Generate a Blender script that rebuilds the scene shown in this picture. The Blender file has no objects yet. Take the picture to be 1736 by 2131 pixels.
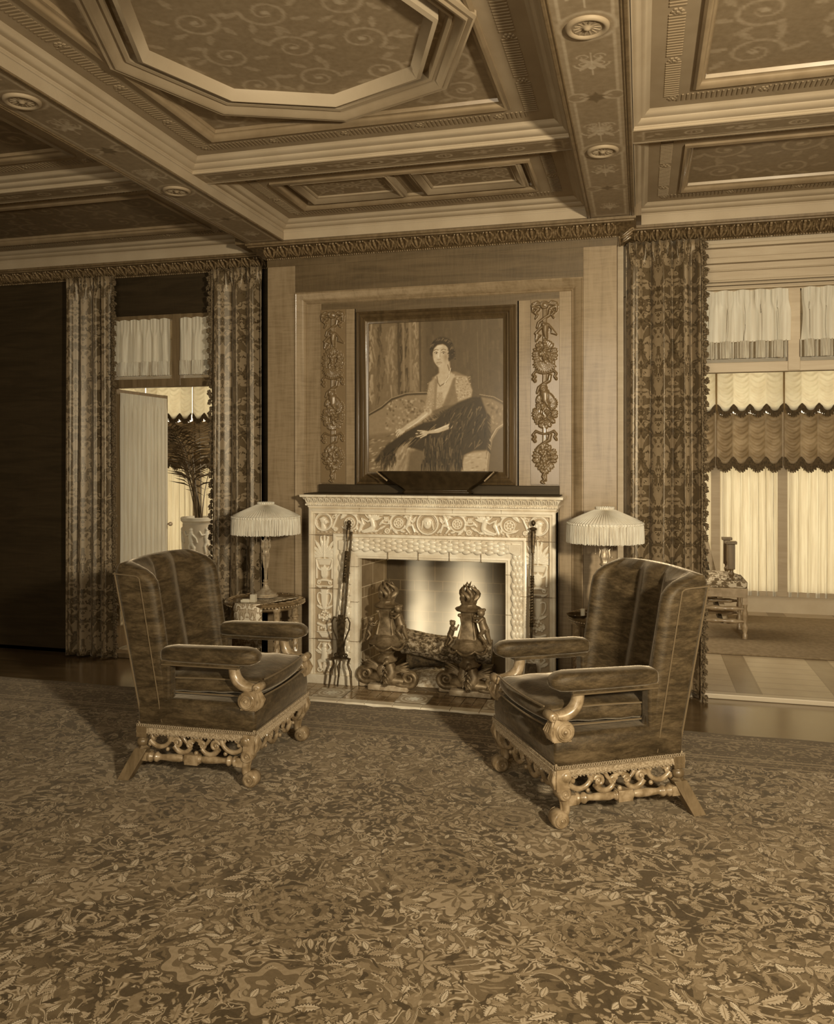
import bpy, math, random
import numpy as np
from mathutils import Vector, Matrix
R = math.radians
rnd = random.Random(7)
scene = bpy.context.scene

# ------------------------------------------------------------------ camera
YAW = math.atan(467 / 1746.0)
cam_d = bpy.data.cameras.new('camera'); cam = bpy.data.objects.new('camera', cam_d)
scene.collection.objects.link(cam); scene.camera = cam
cam.location = (0, 0, 1.6); cam.rotation_euler = (R(90), 0, YAW)
cam_d.sensor_fit = 'HORIZONTAL'; cam_d.sensor_width = 36.0
cam_d.lens = 36.0 * 1746 / 1736
cam_d.shift_y = (958 - 1065.5) / 1736
cam_d.clip_start = 0.05

# ------------------------------------------------------------------ colour of the print: one tone scale
def col(a):
    return (a, a * (0.62 + 0.38 * a), a * (0.24 + 0.56 * a), 1.0)

# ------------------------------------------------------------------ sky, lamps, exposure
world = bpy.data.worlds.new('world'); scene.world = world; world.use_nodes = True
bg = world.node_tree.nodes['Background']
bg.inputs[0].default_value = (1.0, 0.85, 0.60, 1); bg.inputs[1].default_value = 2.3
def area(name, loc, target, size, power, colr=(1.0, 0.92, 0.79), spread=180):
    d = bpy.data.lights.new(name, 'AREA'); d.shape = 'DISK'; d.size = size; d.energy = power; d.color = colr; d.spread = R(spread)
    o = bpy.data.objects.new(name, d); scene.collection.objects.link(o); o.location = loc
    o.rotation_euler = (Vector(target) - Vector(loc)).to_track_quat('-Z', 'Y').to_euler()
    return o
area('flood_lamp', (1.55, 0.30, 2.05), (-0.5, 5.5, 1.35), 0.26, 165, spread=130)
area('room_fill', (-0.9, -1.2, 2.2), (-1.4, 5.0, 1.7), 2.4, 135)  # added soft fill behind the camera, lifts the dark tones
area('sunroom_fill', (-1.5, 7.6, 2.9), (-1.5, 7.6, 0.0), 2.6, 150)  # added overhead light that brightens the sunroom, no fixture there
scene.view_settings.view_transform = 'Standard'; scene.view_settings.look = 'None'
scene.view_settings.gamma = 1.0; scene.view_settings.use_curve_mapping = False
scene.view_settings.exposure = 0.0
scene.cycles.max_bounces = 8; scene.cycles.transparent_max_bounces = 12
scene.cycles.volume_bounces = 0

# ------------------------------------------------------------------ node helpers: materials work on one scalar tone
class S:
    def __init__(s, g, k): s.g, s.k = g, k
    def m(s, op, b=None, c=None):
        n = s.g.nt.nodes.new('ShaderNodeMath'); n.operation = op
        s.g.put(n.inputs[0], s)
        if b is not None: s.g.put(n.inputs[1], b)
        if c is not None: s.g.put(n.inputs[2], c)
        return S(s.g, n.outputs[0])
    def __add__(s, o): return s.m('ADD', o)
    def __sub__(s, o): return s.m('SUBTRACT', o)
    def __mul__(s, o): return s.m('MULTIPLY', o)
    def __truediv__(s, o): return s.m('DIVIDE', o)
    def __lt__(s, o): return s.m('LESS_THAN', o)
    def __gt__(s, o): return s.m('GREATER_THAN', o)
    __radd__ = __add__; __rmul__ = __mul__
    def abs(s): return s.m('ABSOLUTE')
    def sin(s): return s.m('SINE')
    def mod(s, o): return s.m('FLOORED_MODULO', o)
    def pp(s, o): return s.m('PINGPONG', o)
    def min(s, o): return s.m('MINIMUM', o)
    def max(s, o): return s.m('MAXIMUM', o)
class G:
    def __init__(s, nt): s.nt = nt
    def put(s, inp, v):
        if isinstance(v, S): s.nt.links.new(v.k, inp)
        else: inp.default_value = v
    def coord(s, kind='Object'):
        n = s.nt.nodes.new('ShaderNodeTexCoord'); return n.outputs[kind]
    def xyz(s, vec):
        n = s.nt.nodes.new('ShaderNodeSeparateXYZ'); s.nt.links.new(vec, n.inputs[0])
        return [S(s, o) for o in n.outputs]
    def vec(s, x, y, z=0.0):
        n = s.nt.nodes.new('ShaderNodeCombineXYZ')
        for i, v in enumerate((x, y, z)): s.put(n.inputs[i], v)
        return n.outputs[0]
    def noise(s, vec, scale=5, detail=3, rough=0.5, dist=0.0):
        n = s.nt.nodes.new('ShaderNodeTexNoise'); s.nt.links.new(vec, n.inputs['Vector'])
        n.inputs['Scale'].default_value = scale; n.inputs['Detail'].default_value = detail
        n.inputs['Roughness'].default_value = rough; n.inputs['Distortion'].default_value = dist
        return S(s, n.outputs['Fac'])
    def vor(s, vec, scale=5, rand=1.0, feature='F1'):
        n = s.nt.nodes.new('ShaderNodeTexVoronoi'); n.feature = feature; s.nt.links.new(vec, n.inputs['Vector'])
        n.inputs['Scale'].default_value = scale; n.inputs['Randomness'].default_value = rand
        return n
    def step(s, v, lo, hi):                       # smooth 0..1 ramp
        n = s.nt.nodes.new('ShaderNodeMapRange'); n.interpolation_type = 'SMOOTHSTEP'
        s.put(n.inputs[0], v); n.inputs[1].default_value = lo; n.inputs[2].default_value = hi
        return S(s, n.outputs[0])
    def mix(s, f, a, b):
        n = s.nt.nodes.new('ShaderNodeMix'); n.data_type = 'FLOAT'
        s.put(n.inputs[0], f); s.put(n.inputs[2], a); s.put(n.inputs[3], b)
        return S(s, n.outputs[0])
    def attr(s, name):
        n = s.nt.nodes.new('ShaderNodeAttribute'); n.attribute_name = name; return S(s, n.outputs['Fac'])
    def sepia(s, t):
        if not isinstance(t, S):
            n = s.nt.nodes.new('ShaderNodeValue'); n.outputs[0].default_value = t; t = S(s, n.outputs[0])
        n = s.nt.nodes.new('ShaderNodeCombineColor')
        s.put(n.inputs[0], t); s.put(n.inputs[1], t * (t * 0.38 + 0.62)); s.put(n.inputs[2], t * (t * 0.56 + 0.24))
        return n.outputs[0]
def mat(name, tone, rough=0.5, metal=0.0, bump=None, bstr=0.3, bdist=0.01, sheen=0.0, coat=0.0, spec=0.5, transl=0.0, alpha=None):
    m = bpy.data.materials.new(name); m.use_nodes = True; nt = m.node_tree; g = G(nt)
    p = nt.nodes['Principled BSDF']
    t = tone(g) if callable(tone) else tone
    c = g.sepia(t)
    nt.links.new(c, p.inputs['Base Color'])
    if callable(rough): g.put(p.inputs['Roughness'], rough(g))
    else: p.inputs['Roughness'].default_value = rough
    p.inputs['Specular Tint'].default_value = (1, .86, .62, 1); p.inputs['Coat Tint'].default_value = (1, .9, .75, 1)
    p.inputs['Metallic'].default_value = metal; p.inputs['Specular IOR Level'].default_value = spec
    if sheen:
        p.inputs['Sheen Weight'].default_value = sheen; p.inputs['Sheen Roughness'].default_value = 0.35
        p.inputs['Sheen Tint'].default_value = (1, .80, .52, 1)
    if coat: p.inputs['Coat Weight'].default_value = coat; p.inputs['Coat Roughness'].default_value = 0.15
    if bump:
        b = nt.nodes.new('ShaderNodeBump'); b.inputs['Strength'].default_value = bstr; b.inputs['Distance'].default_value = bdist
        g.put(b.inputs['Height'], bump(g)); nt.links.new(b.outputs[0], p.inputs['Normal'])
    out = nt.nodes['Material Output']; last = p.outputs[0]
    if transl:
        tr = nt.nodes.new('ShaderNodeBsdfTranslucent'); nt.links.new(c, tr.inputs[0])
        mx = nt.nodes.new('ShaderNodeMixShader'); mx.inputs[0].default_value = transl
        nt.links.new(last, mx.inputs[1]); nt.links.new(tr.outputs[0], mx.inputs[2]); last = mx.outputs[0]
    if alpha is not None:
        tp = nt.nodes.new('ShaderNodeBsdfTransparent'); mx = nt.nodes.new('ShaderNodeMixShader')
        g.put(mx.inputs[0], alpha(g) if callable(alpha) else alpha)
        nt.links.new(tp.outputs[0], mx.inputs[1]); nt.links.new(last, mx.inputs[2]); last = mx.outputs[0]
    nt.links.new(last, out.inputs[0])
    return m
def mott(lo, hi, sc=(1, 1, 1), scale=6, detail=4, rough=0.55, dist=0.0, kind='Object', a=0.3, b=0.7):
    def f(g):
        x, y, z = g.xyz(g.coord(kind))
        return g.mix(g.step(g.noise(g.vec(x * sc[0], y * sc[1], z * sc[2]), scale, detail, rough, dist), a, b), lo, hi)
    return f

# ------------------------------------------------------------------ mesh helpers
def smooth_step(t): t = max(0.0, min(1.0, t)); return t * t * (3 - 2 * t)
class MB:
    def __init__(s): s.v = []; s.f = []
    def add(s, vs, fs):
        o = len(s.v); s.v += [tuple(map(float, v)) for v in vs]; s.f += [tuple(i + o for i in f) for f in fs]; return s
    def box(s, x0, x1, y0, y1, z0, z1):
        return s.add([(x0, y0, z0), (x1, y0, z0), (x1, y1, z0), (x0, y1, z0), (x0, y0, z1), (x1, y0, z1), (x1, y1, z1), (x0, y1, z1)],
                     [(0, 3, 2, 1), (4, 5, 6, 7), (0, 1, 5, 4), (1, 2, 6, 5), (2, 3, 7, 6), (3, 0, 4, 7)])
    def hexa(s, b, t):                            # bottom quad, top quad
        return s.add(list(b) + list(t), [(0, 3, 2, 1), (4, 5, 6, 7), (0, 1, 5, 4), (1, 2, 6, 5), (2, 3, 7, 6), (3, 0, 4, 7)])
    def grid(s, P, closed_u=False, closed_v=False):  # P[i][j] points
        n, m = len(P), len(P[0]); fs = []
        for i in range(n if closed_u else n - 1):
            for j in range(m if closed_v else m - 1):
                fs.append((i * m + j, ((i + 1) % n) * m + j, ((i + 1) % n) * m + (j + 1) % m, i * m + (j + 1) % m))
        return s.add([p for r in P for p in r], fs)
    def loft(s, rings, caps=True):
        n = len(rings[0]); o = len(s.v); s.grid(rings, closed_v=True)
        if caps:
            s.f.append(tuple(o + i for i in range(n))[::-1]); k = o + n * (len(rings) - 1); s.f.append(tuple(k + i for i in range(n)))
        return s
    def tube(s, pts, rad, n=8, closed=False, flat=1.0, up=None, caps=True):
        P = [Vector(p) for p in pts]; N = len(P)
        if not hasattr(rad, '__len__'): rad = [rad] * N
        rings = []; prev = None
        for i in range(N):
            if closed: t = P[(i + 1) % N] - P[i - 1]
            else: t = P[min(i + 1, N - 1)] - P[max(i - 1, 0)]
            if t.length < 1e-9: t = Vector((0, 0, 1))
            t.normalize()
            if up is not None: a = Vector(up) - t * t.dot(Vector(up))
            elif prev is None:
                q = Vector((0, 0, 1)) if abs(t.z) < 0.9 else Vector((1, 0, 0)); a = q - t * t.dot(q)
            else: a = prev - t * t.dot(prev)
            if a.length < 1e-6: a = Vector((1, 0, 0)).cross(t)
            a.normalize(); prev = a; b = t.cross(a)
            rings.append([tuple(P[i] + (a * math.cos(2 * math.pi * k / n) * flat + b * math.sin(2 * math.pi * k / n)) * rad[i]) for k in range(n)])
        if closed: s.grid(rings, closed_u=True, closed_v=True)
        else: s.loft(rings, caps)
        return s
    def lathe(s, prof, c=(0, 0, 0), n=24, M=None, sq=None, caps=True, rib=None):
        rings = []
        for r, z in prof:
            ring = []
            for k in range(n):
                a = 2 * math.pi * k / n; rr = r
                if sq: rr = r / max(abs(math.cos(a)), abs(math.sin(a))) ** sq
                if rib: rr *= 1 + rib[1] * math.cos(rib[0] * a)
                v = Vector((rr * math.cos(a), rr * math.sin(a), z))
                if M is not None: v = M @ v
                ring.append((v[0] + c[0], v[1] + c[1], v[2] + c[2]))
            rings.append(ring)
        return s.loft(rings, caps)
    def ell(s, c, r, seg=14, rings=8, M=None):
        rr = []
        for i in range(rings + 1):
            a = -math.pi / 2 + math.pi * i / rings; q = max(math.cos(a), 0.02)
            row = []
            for k in range(seg):
                b = 2 * math.pi * k / seg
                v = Vector((r[0] * q * math.cos(b), r[1] * q * math.sin(b), r[2] * math.sin(a)))
                if M is not None: v = M @ v
                row.append((v[0] + c[0], v[1] + c[1], v[2] + c[2]))
            rr.append(row)
        return s.loft(rr)
    def prism(s, poly, mapf, d0, d1):             # polygon (a, b), extruded over depth d0..d1
        n = len(poly); o = len(s.v)
        s.v += [tuple(mapf(a, b, d0)) for a, b in poly] + [tuple(mapf(a, b, d1)) for a, b in poly]
        s.f.append(tuple(range(o, o + n))[::-1]); s.f.append(tuple(range(o + n, o + 2 * n)))
        for i in range(n): j = (i + 1) % n; s.f.append((o + i, o + j, o + n + j, o + n + i))
        return s
    def sweep(s, poly, prof, mapf, closed=True):  # poly in a plane, profile (inset, height)
        n = len(poly); rows = []
        for d, h in prof:
            row = []
            for i in range(n):
                p = Vector(poly[i]); a = Vector(poly[i - 1]) if (closed or i > 0) else None; b = Vector(poly[(i + 1) % n]) if (closed or i < n - 1) else None
                t1 = (p - a).normalized() if a is not None else (b - p).normalized()
                t2 = (b - p).normalized() if b is not None else t1
                n1 = Vector((-t1.y, t1.x)); n2 = Vector((-t2.y, t2.x)); mm = n1 + n2
                mm = mm / max(mm.dot(n1), 0.2)
                q = p + mm * d; row.append(tuple(mapf(q.x, q.y, h)))
            rows.append(row)
        return s.grid(rows, closed_v=closed)
    def build(s, name, m, parent=None, smooth=40, bevel=0.0, seg=2, loc=None, solid=0.0, subsurf=0, recalc=True):
        me = bpy.data.meshes.new(name); me.from_pydata(s.v, [], s.f); me.validate()
        if recalc:
            import bmesh
            b = bmesh.new(); b.from_mesh(me); bmesh.ops.remove_doubles(b, verts=b.verts, dist=1e-6)
            bmesh.ops.recalc_face_normals(b, faces=b.faces); b.to_mesh(me); b.free()
        return link(name, me, m, parent, smooth, bevel, seg, loc, solid, subsurf)
def link(name, me, m, parent=None, smooth=40, bevel=0.0, seg=2, loc=None, solid=0.0, subsurf=0):
    if m is not None: me.materials.append(m)
    if smooth:
        me.shade_smooth(); me.set_sharp_from_angle(angle=R(smooth))
    o = bpy.data.objects.new(name, me); scene.collection.objects.link(o)
    if parent is not None: o.parent = parent
    if loc: o.location = loc
    if bevel:
        b = o.modifiers.new('bevel', 'BEVEL'); b.width = bevel; b.segments = seg; b.limit_method = 'ANGLE'; b.angle_limit = R(40)
    if solid:
        b = o.modifiers.new('solid', 'SOLIDIFY'); b.thickness = solid; b.offset = 0
    if subsurf:
        b = o.modifiers.new('sub', 'SUBSURF'); b.levels = subsurf; b.render_levels = subsurf
    return o
def thing(name, label, cat, loc=(0, 0, 0), rz=0.0, group=None):
    o = bpy.data.objects.new(name, None); scene.collection.objects.link(o); o.location = loc; o.rotation_euler = (0, 0, rz)
    o.empty_display_size = 0.1
    return tag(o, label, cat, group)
def tag(o, label=None, cat=None, group=None, kind=None):
    if label: o['label'] = label
    if cat: o['category'] = cat
    if group: o['group'] = group
    if kind: o['kind'] = kind
    return o
def struct(o, label=None): o['kind'] = 'structure'; (label and o.__setitem__('label', label)); return o
def copy_tree(o, parent=None):
    c = o.copy(); scene.collection.objects.link(c); c.parent = parent
    for ch in [k for k in scene.collection.objects if k.parent == o]: copy_tree(ch, c)
    return c
XY = lambda z: (lambda a, b, h: (a, b, z + h))
WALL = lambda y: (lambda a, b, h: (a, y - h, b))  # a = x, b = z, h = out of the wall towards the room
rect = lambda x0, x1, y0, y1: [(x0, y0), (x1, y0), (x1, y1), (x0, y1)]
def spiral(cx, cy, r0, r1, a0, turns, n=28):
    return [(cx + (r0 + (r1 - r0) * i / n) * math.cos(a0 + turns * 2 * math.pi * i / n), cy + (r0 + (r1 - r0) * i / n) * math.sin(a0 + turns * 2 * math.pi * i / n)) for i in range(n + 1)]
def bez(p0, p1, p2, p3, n=10):
    out = []
    for i in range(n + 1):
        t = i / n; u = 1 - t
        out.append(tuple(u**3 * a + 3 * u*u*t * b + 3 * u*t*t * c + t**3 * d for a, b, c, d in zip(p0, p1, p2, p3)))
    return out

# ------------------------------------------------------------------ height / tone fields drawn by strokes
class Field:
    def __init__(s, w, h, res, base=0.0):
        s.w, s.h, s.res = w, h, res; s.nx = int(round(w / res)) + 1; s.ny = int(round(h / res)) + 1
        s.X, s.Y = np.meshgrid(np.linspace(0, w, s.nx), np.linspace(0, h, s.ny)); s.A = np.full((s.ny, s.nx), float(base))
    def win(s, x0, x1, y0, y1):
        i0 = max(0, int(x0 / s.w * (s.nx - 1))); i1 = min(s.nx, int(x1 / s.w * (s.nx - 1)) + 2)
        j0 = max(0, int(y0 / s.h * (s.ny - 1))); j1 = min(s.ny, int(y1 / s.h * (s.ny - 1)) + 2)
        return slice(j0, max(j1, j0)), slice(i0, max(i1, i0))
    def put(s, w, hh, mode, al=None, val=None):
        if mode == 'max': s.A[w] = np.maximum(s.A[w], hh)
        elif mode == 'add': s.A[w] += hh
        else: s.A[w] = s.A[w] * (1 - al) + val * al
    def disc(s, x, y, rx, ry=None, h=1.0, ang=0.0, mode='max', soft=0.15, pw=0.5):
        ry = ry or rx; q = max(rx, ry); w = s.win(x - q, x + q, y - q, y + q); X, Y = s.X[w] - x, s.Y[w] - y
        if X.size == 0: return s
        c, sn = math.cos(ang), math.sin(ang); u = (X * c + Y * sn) / rx; v = (-X * sn + Y * c) / ry; d = np.sqrt(u * u + v * v)
        if mode == 'mix': s.put(w, None, 'mix', np.clip((1 - d) / soft, 0, 1), h)
        else: s.put(w, h * np.clip(1 - d * d, 0, 1) ** pw, mode)
        return s
    def ring(s, x, y, r, t, h=1.0, mode='max'):
        return s.stroke([(x + r * math.cos(a * math.pi / 12), y + r * math.sin(a * math.pi / 12)) for a in range(25)], t, t, h, mode)
    def stroke(s, P, r0, r1=None, h=1.0, mode='max', soft=0.3, pw=0.5, prof=None):
        r1 = r0 if r1 is None else r1; P = np.array(P, float); n = len(P) - 1; rm = max(r0, r1)
        w = s.win(P[:, 0].min() - rm, P[:, 0].max() + rm, P[:, 1].min() - rm, P[:, 1].max() + rm); X, Y = s.X[w], s.Y[w]
        if X.size == 0: return s
        best = np.full(X.shape, 9.0)
        for i in range(n):
            a, b = P[i], P[i + 1]; d = b - a; L = max(d @ d, 1e-12)
            t = np.clip(((X - a[0]) * d[0] + (Y - a[1]) * d[1]) / L, 0, 1)
            T = (i + t) / n; r = r0 + (r1 - r0) * T
            if prof: r = rm * prof(T)
            q = np.hypot(X - a[0] - t * d[0], Y - a[1] - t * d[1]) / np.maximum(r, 1e-5); best = np.minimum(best, q)
        if mode == 'mix': s.put(w, None, 'mix', np.clip((1 - best) / soft, 0, 1), h)
        else: s.put(w, h * np.clip(1 - best * best, 0, 1) ** pw, mode)
        return s
    def leaf(s, x, y, ang, L, W, h=1.0, lobes=4, mode='max'):
        c, sn = math.cos(ang), math.sin(ang)
        w = s.win(x - L, x + L, y - L, y + L); X, Y = s.X[w] - x, s.Y[w] - y
        if X.size == 0: return s
        u = (X * c + Y * sn) / L; v = (-X * sn + Y * c) / W
        e = np.sin(np.pi * np.clip(u, 0, 1)) ** 0.7 * (0.75 + 0.25 * np.abs(np.cos(np.pi * lobes * u - 0.8))) + 1e-4
        d = np.abs(v) / e; hh = h * np.clip(1 - d * d, 0, 1) ** 0.5 * (0.65 + 0.35 * np.clip(np.abs(v) * 7, 0, 1)) * ((u > 0) & (u < 1))
        if mode == 'mix': s.put(w, None, 'mix', np.clip((1 - d) / 0.25, 0, 1) * ((u > 0) & (u < 1)), h)
        else: s.put(w, hh, mode)
        return s
    def poly(s, P, val, soft=0.01, al=1.0):
        P = np.array(P, float); w = s.win(P[:, 0].min() - soft, P[:, 0].max() + soft, P[:, 1].min() - soft, P[:, 1].max() + soft)
        X, Y = s.X[w], s.Y[w]; ins = np.zeros(X.shape, bool); dm = np.full(X.shape, 9e9)
        for i in range(len(P)):
            a, b = P[i - 1], P[i]; d = b - a; L = max(d @ d, 1e-12)
            t = np.clip(((X - a[0]) * d[0] + (Y - a[1]) * d[1]) / L, 0, 1); dm = np.minimum(dm, np.hypot(X - a[0] - t * d[0], Y - a[1] - t * d[1]))
            cr = (a[1] > Y) != (b[1] > Y); xi = (b[0] - a[0]) * (Y - a[1]) / (b[1] - a[1] + 1e-12) + a[0]; ins ^= cr & (X < xi)
        sd = np.where(ins, dm, -dm); s.A[w] = s.A[w] * (1 - al * np.clip(sd / soft * 0.5 + 0.5, 0, 1)) + val * al * np.clip(sd / soft * 0.5 + 0.5, 0, 1)
        return s
    def mirror(s): s.A = np.maximum(s.A, s.A[:, ::-1]); return s
    def mesh(s, name, m, mapf, H=None, tone=False, parent=None, scale=1.0, smooth=0):
        Z = (s.A * scale) if H is None else H
        X, Y = s.X.ravel(), s.Y.ravel(); Z = np.zeros(X.shape) if tone and H is None else Z.ravel()
        V = [tuple(mapf(a, b, c)) for a, b, c in zip(X.tolist(), Y.tolist(), Z.tolist())]
        i = np.arange(s.nx * s.ny).reshape(s.ny, s.nx)
        F = np.stack([i[:-1, :-1], i[:-1, 1:], i[1:, 1:], i[1:, :-1]], -1).reshape(-1, 4)
        me = bpy.data.meshes.new(name); me.from_pydata(V, [], F.tolist())
        if tone:
            at = me.attributes.new('tone', 'FLOAT', 'POINT'); at.data.foreach_set('value', s.A.ravel().astype(np.float32))
        o = link(name, me, m, parent, 0); me.shade_smooth(); return o
# ================================================================== materials
def wood(lo, hi, along='z', fine=1.0, ripple=0.35):
    def f(g):
        x, y, z = g.xyz(g.coord())
        if along == 'x': x, z = z, x
        if along == 'y': y, z = z, y
        a = g.noise(g.vec(x * 7, y * 7, z * 0.7), 2.2, 6, 0.6, 1.2)
        b = g.noise(g.vec(x * 60, y * 60, z * 1.5), 2.0, 3, 0.6)
        c = g.noise(g.vec(x * 2.5, y * 2.5, z * 32), 2.4, 3, 0.6, 0.8)
        t = g.step(a * 0.6 + b * 0.18 + c * ripple * 0.5, 0.26, 0.58 + ripple * 0.2)
        return g.mix(t, lo, hi)
    return f
grain = lambda g: g.noise(g.vec(*[a * b for a, b in zip(g.xyz(g.coord()), (80, 80, 5))]), 2, 3)
M = {}
M['walnut'] = mat('walnut', wood(0.115, 0.25, ripple=0.85), 0.46, bump=grain, bstr=0.06, coat=0.25)
M['walnut_h_shaded'] = mat('walnut_h_shaded', wood(0.05, 0.115, 'x', ripple=0.5), 0.46, bump=grain, bstr=0.06, coat=0.25)  # horizontal grain; tone darkened to carry light falloff on the upper overmantel
M['walnut_mid'] = mat('walnut_mid', wood(0.10, 0.18, ripple=0.15), 0.42, bump=grain, bstr=0.06, coat=0.3)
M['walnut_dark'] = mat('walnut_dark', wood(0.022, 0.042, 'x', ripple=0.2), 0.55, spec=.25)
M['carved_wood'] = mat('carved_wood', mott(0.12, 0.22, scale=30), 0.33, coat=0.4)
M['frame_wood'] = mat('frame_wood', wood(0.05, 0.10, ripple=0.1), 0.3, coat=0.5)
M['cornice_wood'] = mat('cornice_wood', mott(0.05, 0.13, scale=60), 0.28, coat=0.4)
M['cornice_leaf'] = mat('cornice_leaf', mott(0.10, 0.24, scale=60), 0.3, coat=0.5)
M['plaster_light'] = mat('plaster_light', mott(0.33, 0.37, (1, 1, 1), 4), 0.55, bump=lambda g: g.noise(g.coord(), 60, 3), bstr=0.05)
M['plaster_mid'] = mat('plaster_mid', mott(0.26, 0.30, (1, 1, 1), 6), 0.6)
def painted(g):
    t = g.attr('tone'); n = g.noise(g.coord(), 35, 4)
    return t * (n * 0.9 + 1.10)
M['painted'] = mat('painted', painted, 0.5)
M['tile'] = mat('tile', mott(0.55, 0.70, scale=9), 0.32, coat=0.2, bump=lambda g: g.noise(g.coord(), 70, 3), bstr=0.08)
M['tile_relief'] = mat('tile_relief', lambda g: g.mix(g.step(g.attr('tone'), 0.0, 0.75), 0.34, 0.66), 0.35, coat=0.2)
def bricks(g):
    x, y, z = g.xyz(g.coord()); u = x + y
    row = z.mod(0.23)
    tall = row < 0.155
    h1 = (row.mod(0.155) < 0.006)
    m2 = g.mix(tall, (u + 0.05).mod(0.11) < 0.006, (u.mod(0.22)) < 0.006)
    j = h1.max(m2); n = g.noise(g.coord(), 9, 4)
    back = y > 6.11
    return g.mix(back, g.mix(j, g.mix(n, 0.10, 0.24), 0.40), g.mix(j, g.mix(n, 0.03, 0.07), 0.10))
M['firebrick'] = mat('firebrick', bricks, 0.85, bump=lambda g: g.noise(g.coord(), 50, 4), bstr=0.2)
M['soot'] = mat('soot', 0.02, 0.9)
M['bronze'] = mat('bronze', mott(0.08, 0.20, scale=24), 0.46, metal=0.3, bump=lambda g: g.noise(g.coord(), 60, 4), bstr=0.15, bdist=0.004)
M['iron'] = mat('iron', mott(0.035, 0.10, scale=40), 0.42, metal=0.6, bump=lambda g: g.noise(g.coord(), 90, 3), bstr=0.2, bdist=0.003)
M['bark'] = mat('bark', lambda g: g.mix(g.step(g.noise(g.coord(), 34, 6, 0.7), 0.42, 0.62), 0.06, 0.42), 0.9, bump=lambda g: g.noise(g.coord(), 45, 6, 0.7), bstr=1.0, bdist=0.012)
M['ash'] = mat('ash', mott(0.25, 0.6, scale=40), 0.95, bump=lambda g: g.noise(g.coord(), 60, 5), bstr=0.8, bdist=0.01)
def velvet_tone(lo, hi):
    def f(g):
        x, y, z = g.xyz(g.coord())
        a = g.noise(g.vec(x * 2.2, y * 2.2, z * 8), 2.6, 6, 0.72, 0.7)
        b = g.noise(g.vec(x, y, z * 3), 26, 4, 0.7)
        return g.mix(g.step(a * 0.65 + b * 0.35, 0.36, 0.80), lo, hi)
    return f
M['velvet'] = mat('velvet', velvet_tone(0.024, 0.125), 0.5, sheen=0.45, spec=0.2, bump=lambda g: g.noise(g.coord(), 14, 5, 0.7), bstr=0.25, bdist=0.012)
M['velvet_shine'] = mat('velvet_shine', velvet_tone(0.09, 0.26), 0.45, sheen=0.8, spec=0.25, bump=lambda g: g.noise(g.vec(*[a * b for a, b in zip(g.xyz(g.coord()), (1, 5, 1))]), 10, 5, 0.7), bstr=0.5, bdist=0.02)
M['piping'] = mat('piping', 0.11, 0.5, sheen=0.3)
M['gilt'] = mat('gilt', mott(0.14, 0.31, scale=22), 0.34, coat=0.3, bump=lambda g: g.noise(g.coord(), 60, 4), bstr=0.15, bdist=0.004)
M['oak'] = mat('oak', wood(0.08, 0.17, ripple=0.1), 0.42, coat=0.2)
M['gimp'] = mat('gimp', mott(0.16, 0.36, scale=140), 0.7, bump=lambda g: g.noise(g.coord(), 160, 2), bstr=0.5, bdist=0.004)
M['silk'] = mat('silk', mott(0.62, 0.72, (1, 1, 1), 12), 0.42, transl=0.25)
M['fringe'] = mat('fringe', mott(0.58, 0.78, (1, 1, 0.08), 130), 0.6, transl=0.2)
M['lamp_metal'] = mat('lamp_metal', mott(0.30, 0.46, scale=40), 0.36, metal=0.35, bump=lambda g: g.noise(g.coord(), 90, 4), bstr=0.3, bdist=0.003)
M['table_wood'] = mat('table_wood', mott(0.07, 0.16, scale=25), 0.28, coat=0.5)
M['table_trim'] = mat('table_trim', mott(0.18, 0.34, scale=50), 0.35, coat=0.4)
def brocade(g):
    u, v, w = g.xyz(g.coord())
    c = g.vec(u.pp(0.09), v, w)
    n = g.noise(c, 22, 3, 0.5, 1.4)
    return g.mix(g.step((n - 0.5).abs(), 0.02, 0.07), 0.20, g.mix(n > 0.55, 0.55, 0.36))
M['brocade'] = mat('brocade', brocade, 0.45)
M['glass'] = mat('glass', 0.8, 0.05, alpha=0.45, coat=0.5)
M['pane'] = mat('pane', 0.85, 0.03, alpha=0.12, spec=0.6)
def damask(g):
    u, v, w = g.xyz(g.coord('UV'))
    p = 0.17; q = 0.74
    uu = u.pp(p); vv = v.mod(q)
    # ogee lattice and foliage mirrored about each repeat's axis
    og = (uu * (1 / p) - ((vv * (2 * math.pi / q)).sin() * 0.5 + 0.5)).abs()
    c = g.vec(uu, vv, 0.3)
    n = g.noise(c, 10.5, 2.2, 0.5, 1.0)
    n2 = g.noise(g.vec(uu * 1.0, vv * 1.0, 2.7), 18, 2, 0.5, 1.4)
    leafy = g.step(n, 0.50, 0.515)
    vein = 1.0
    band = g.step(og, 0.10, 0.14)
    t = leafy * 1.0
    inner = g.step((n2 - 0.5).abs(), 0.02, 0.05)
    t = g.mix(og < 0.13, (n2 > 0.5), t)
    t = g.mix(t > 0.5, inner * 0.28, 0.72 + n2 * 0.4)
    return g.mix(t, 0.040, 0.215)
M['damask'] = mat('damask', damask, 0.38, sheen=0.15, spec=0.6, bump=lambda g: g.noise(g.coord('UV'), 260, 2), bstr=0.05)
M['tassel'] = mat('tassel', mott(0.05, 0.17, scale=90), 0.7, bump=lambda g: g.noise(g.coord(), 120, 3), bstr=0.8, bdist=0.006)
M['sheer'] = mat('sheer', mott(0.66, 0.78, (9, 9, 0.4), 6), 0.45, transl=0.45)
M['sheer_fringe'] = mat('sheer_fringe', mott(0.55, 0.8, (1, 1, 0.06), 150), 0.6, transl=0.4)
M['austrian'] = mat('austrian', mott(0.72, 0.82, scale=8), 0.5, transl=0.6)
M['austrian_dark'] = mat('austrian_dark', mott(0.20, 0.32, scale=8), 0.5, transl=0.25)
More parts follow.
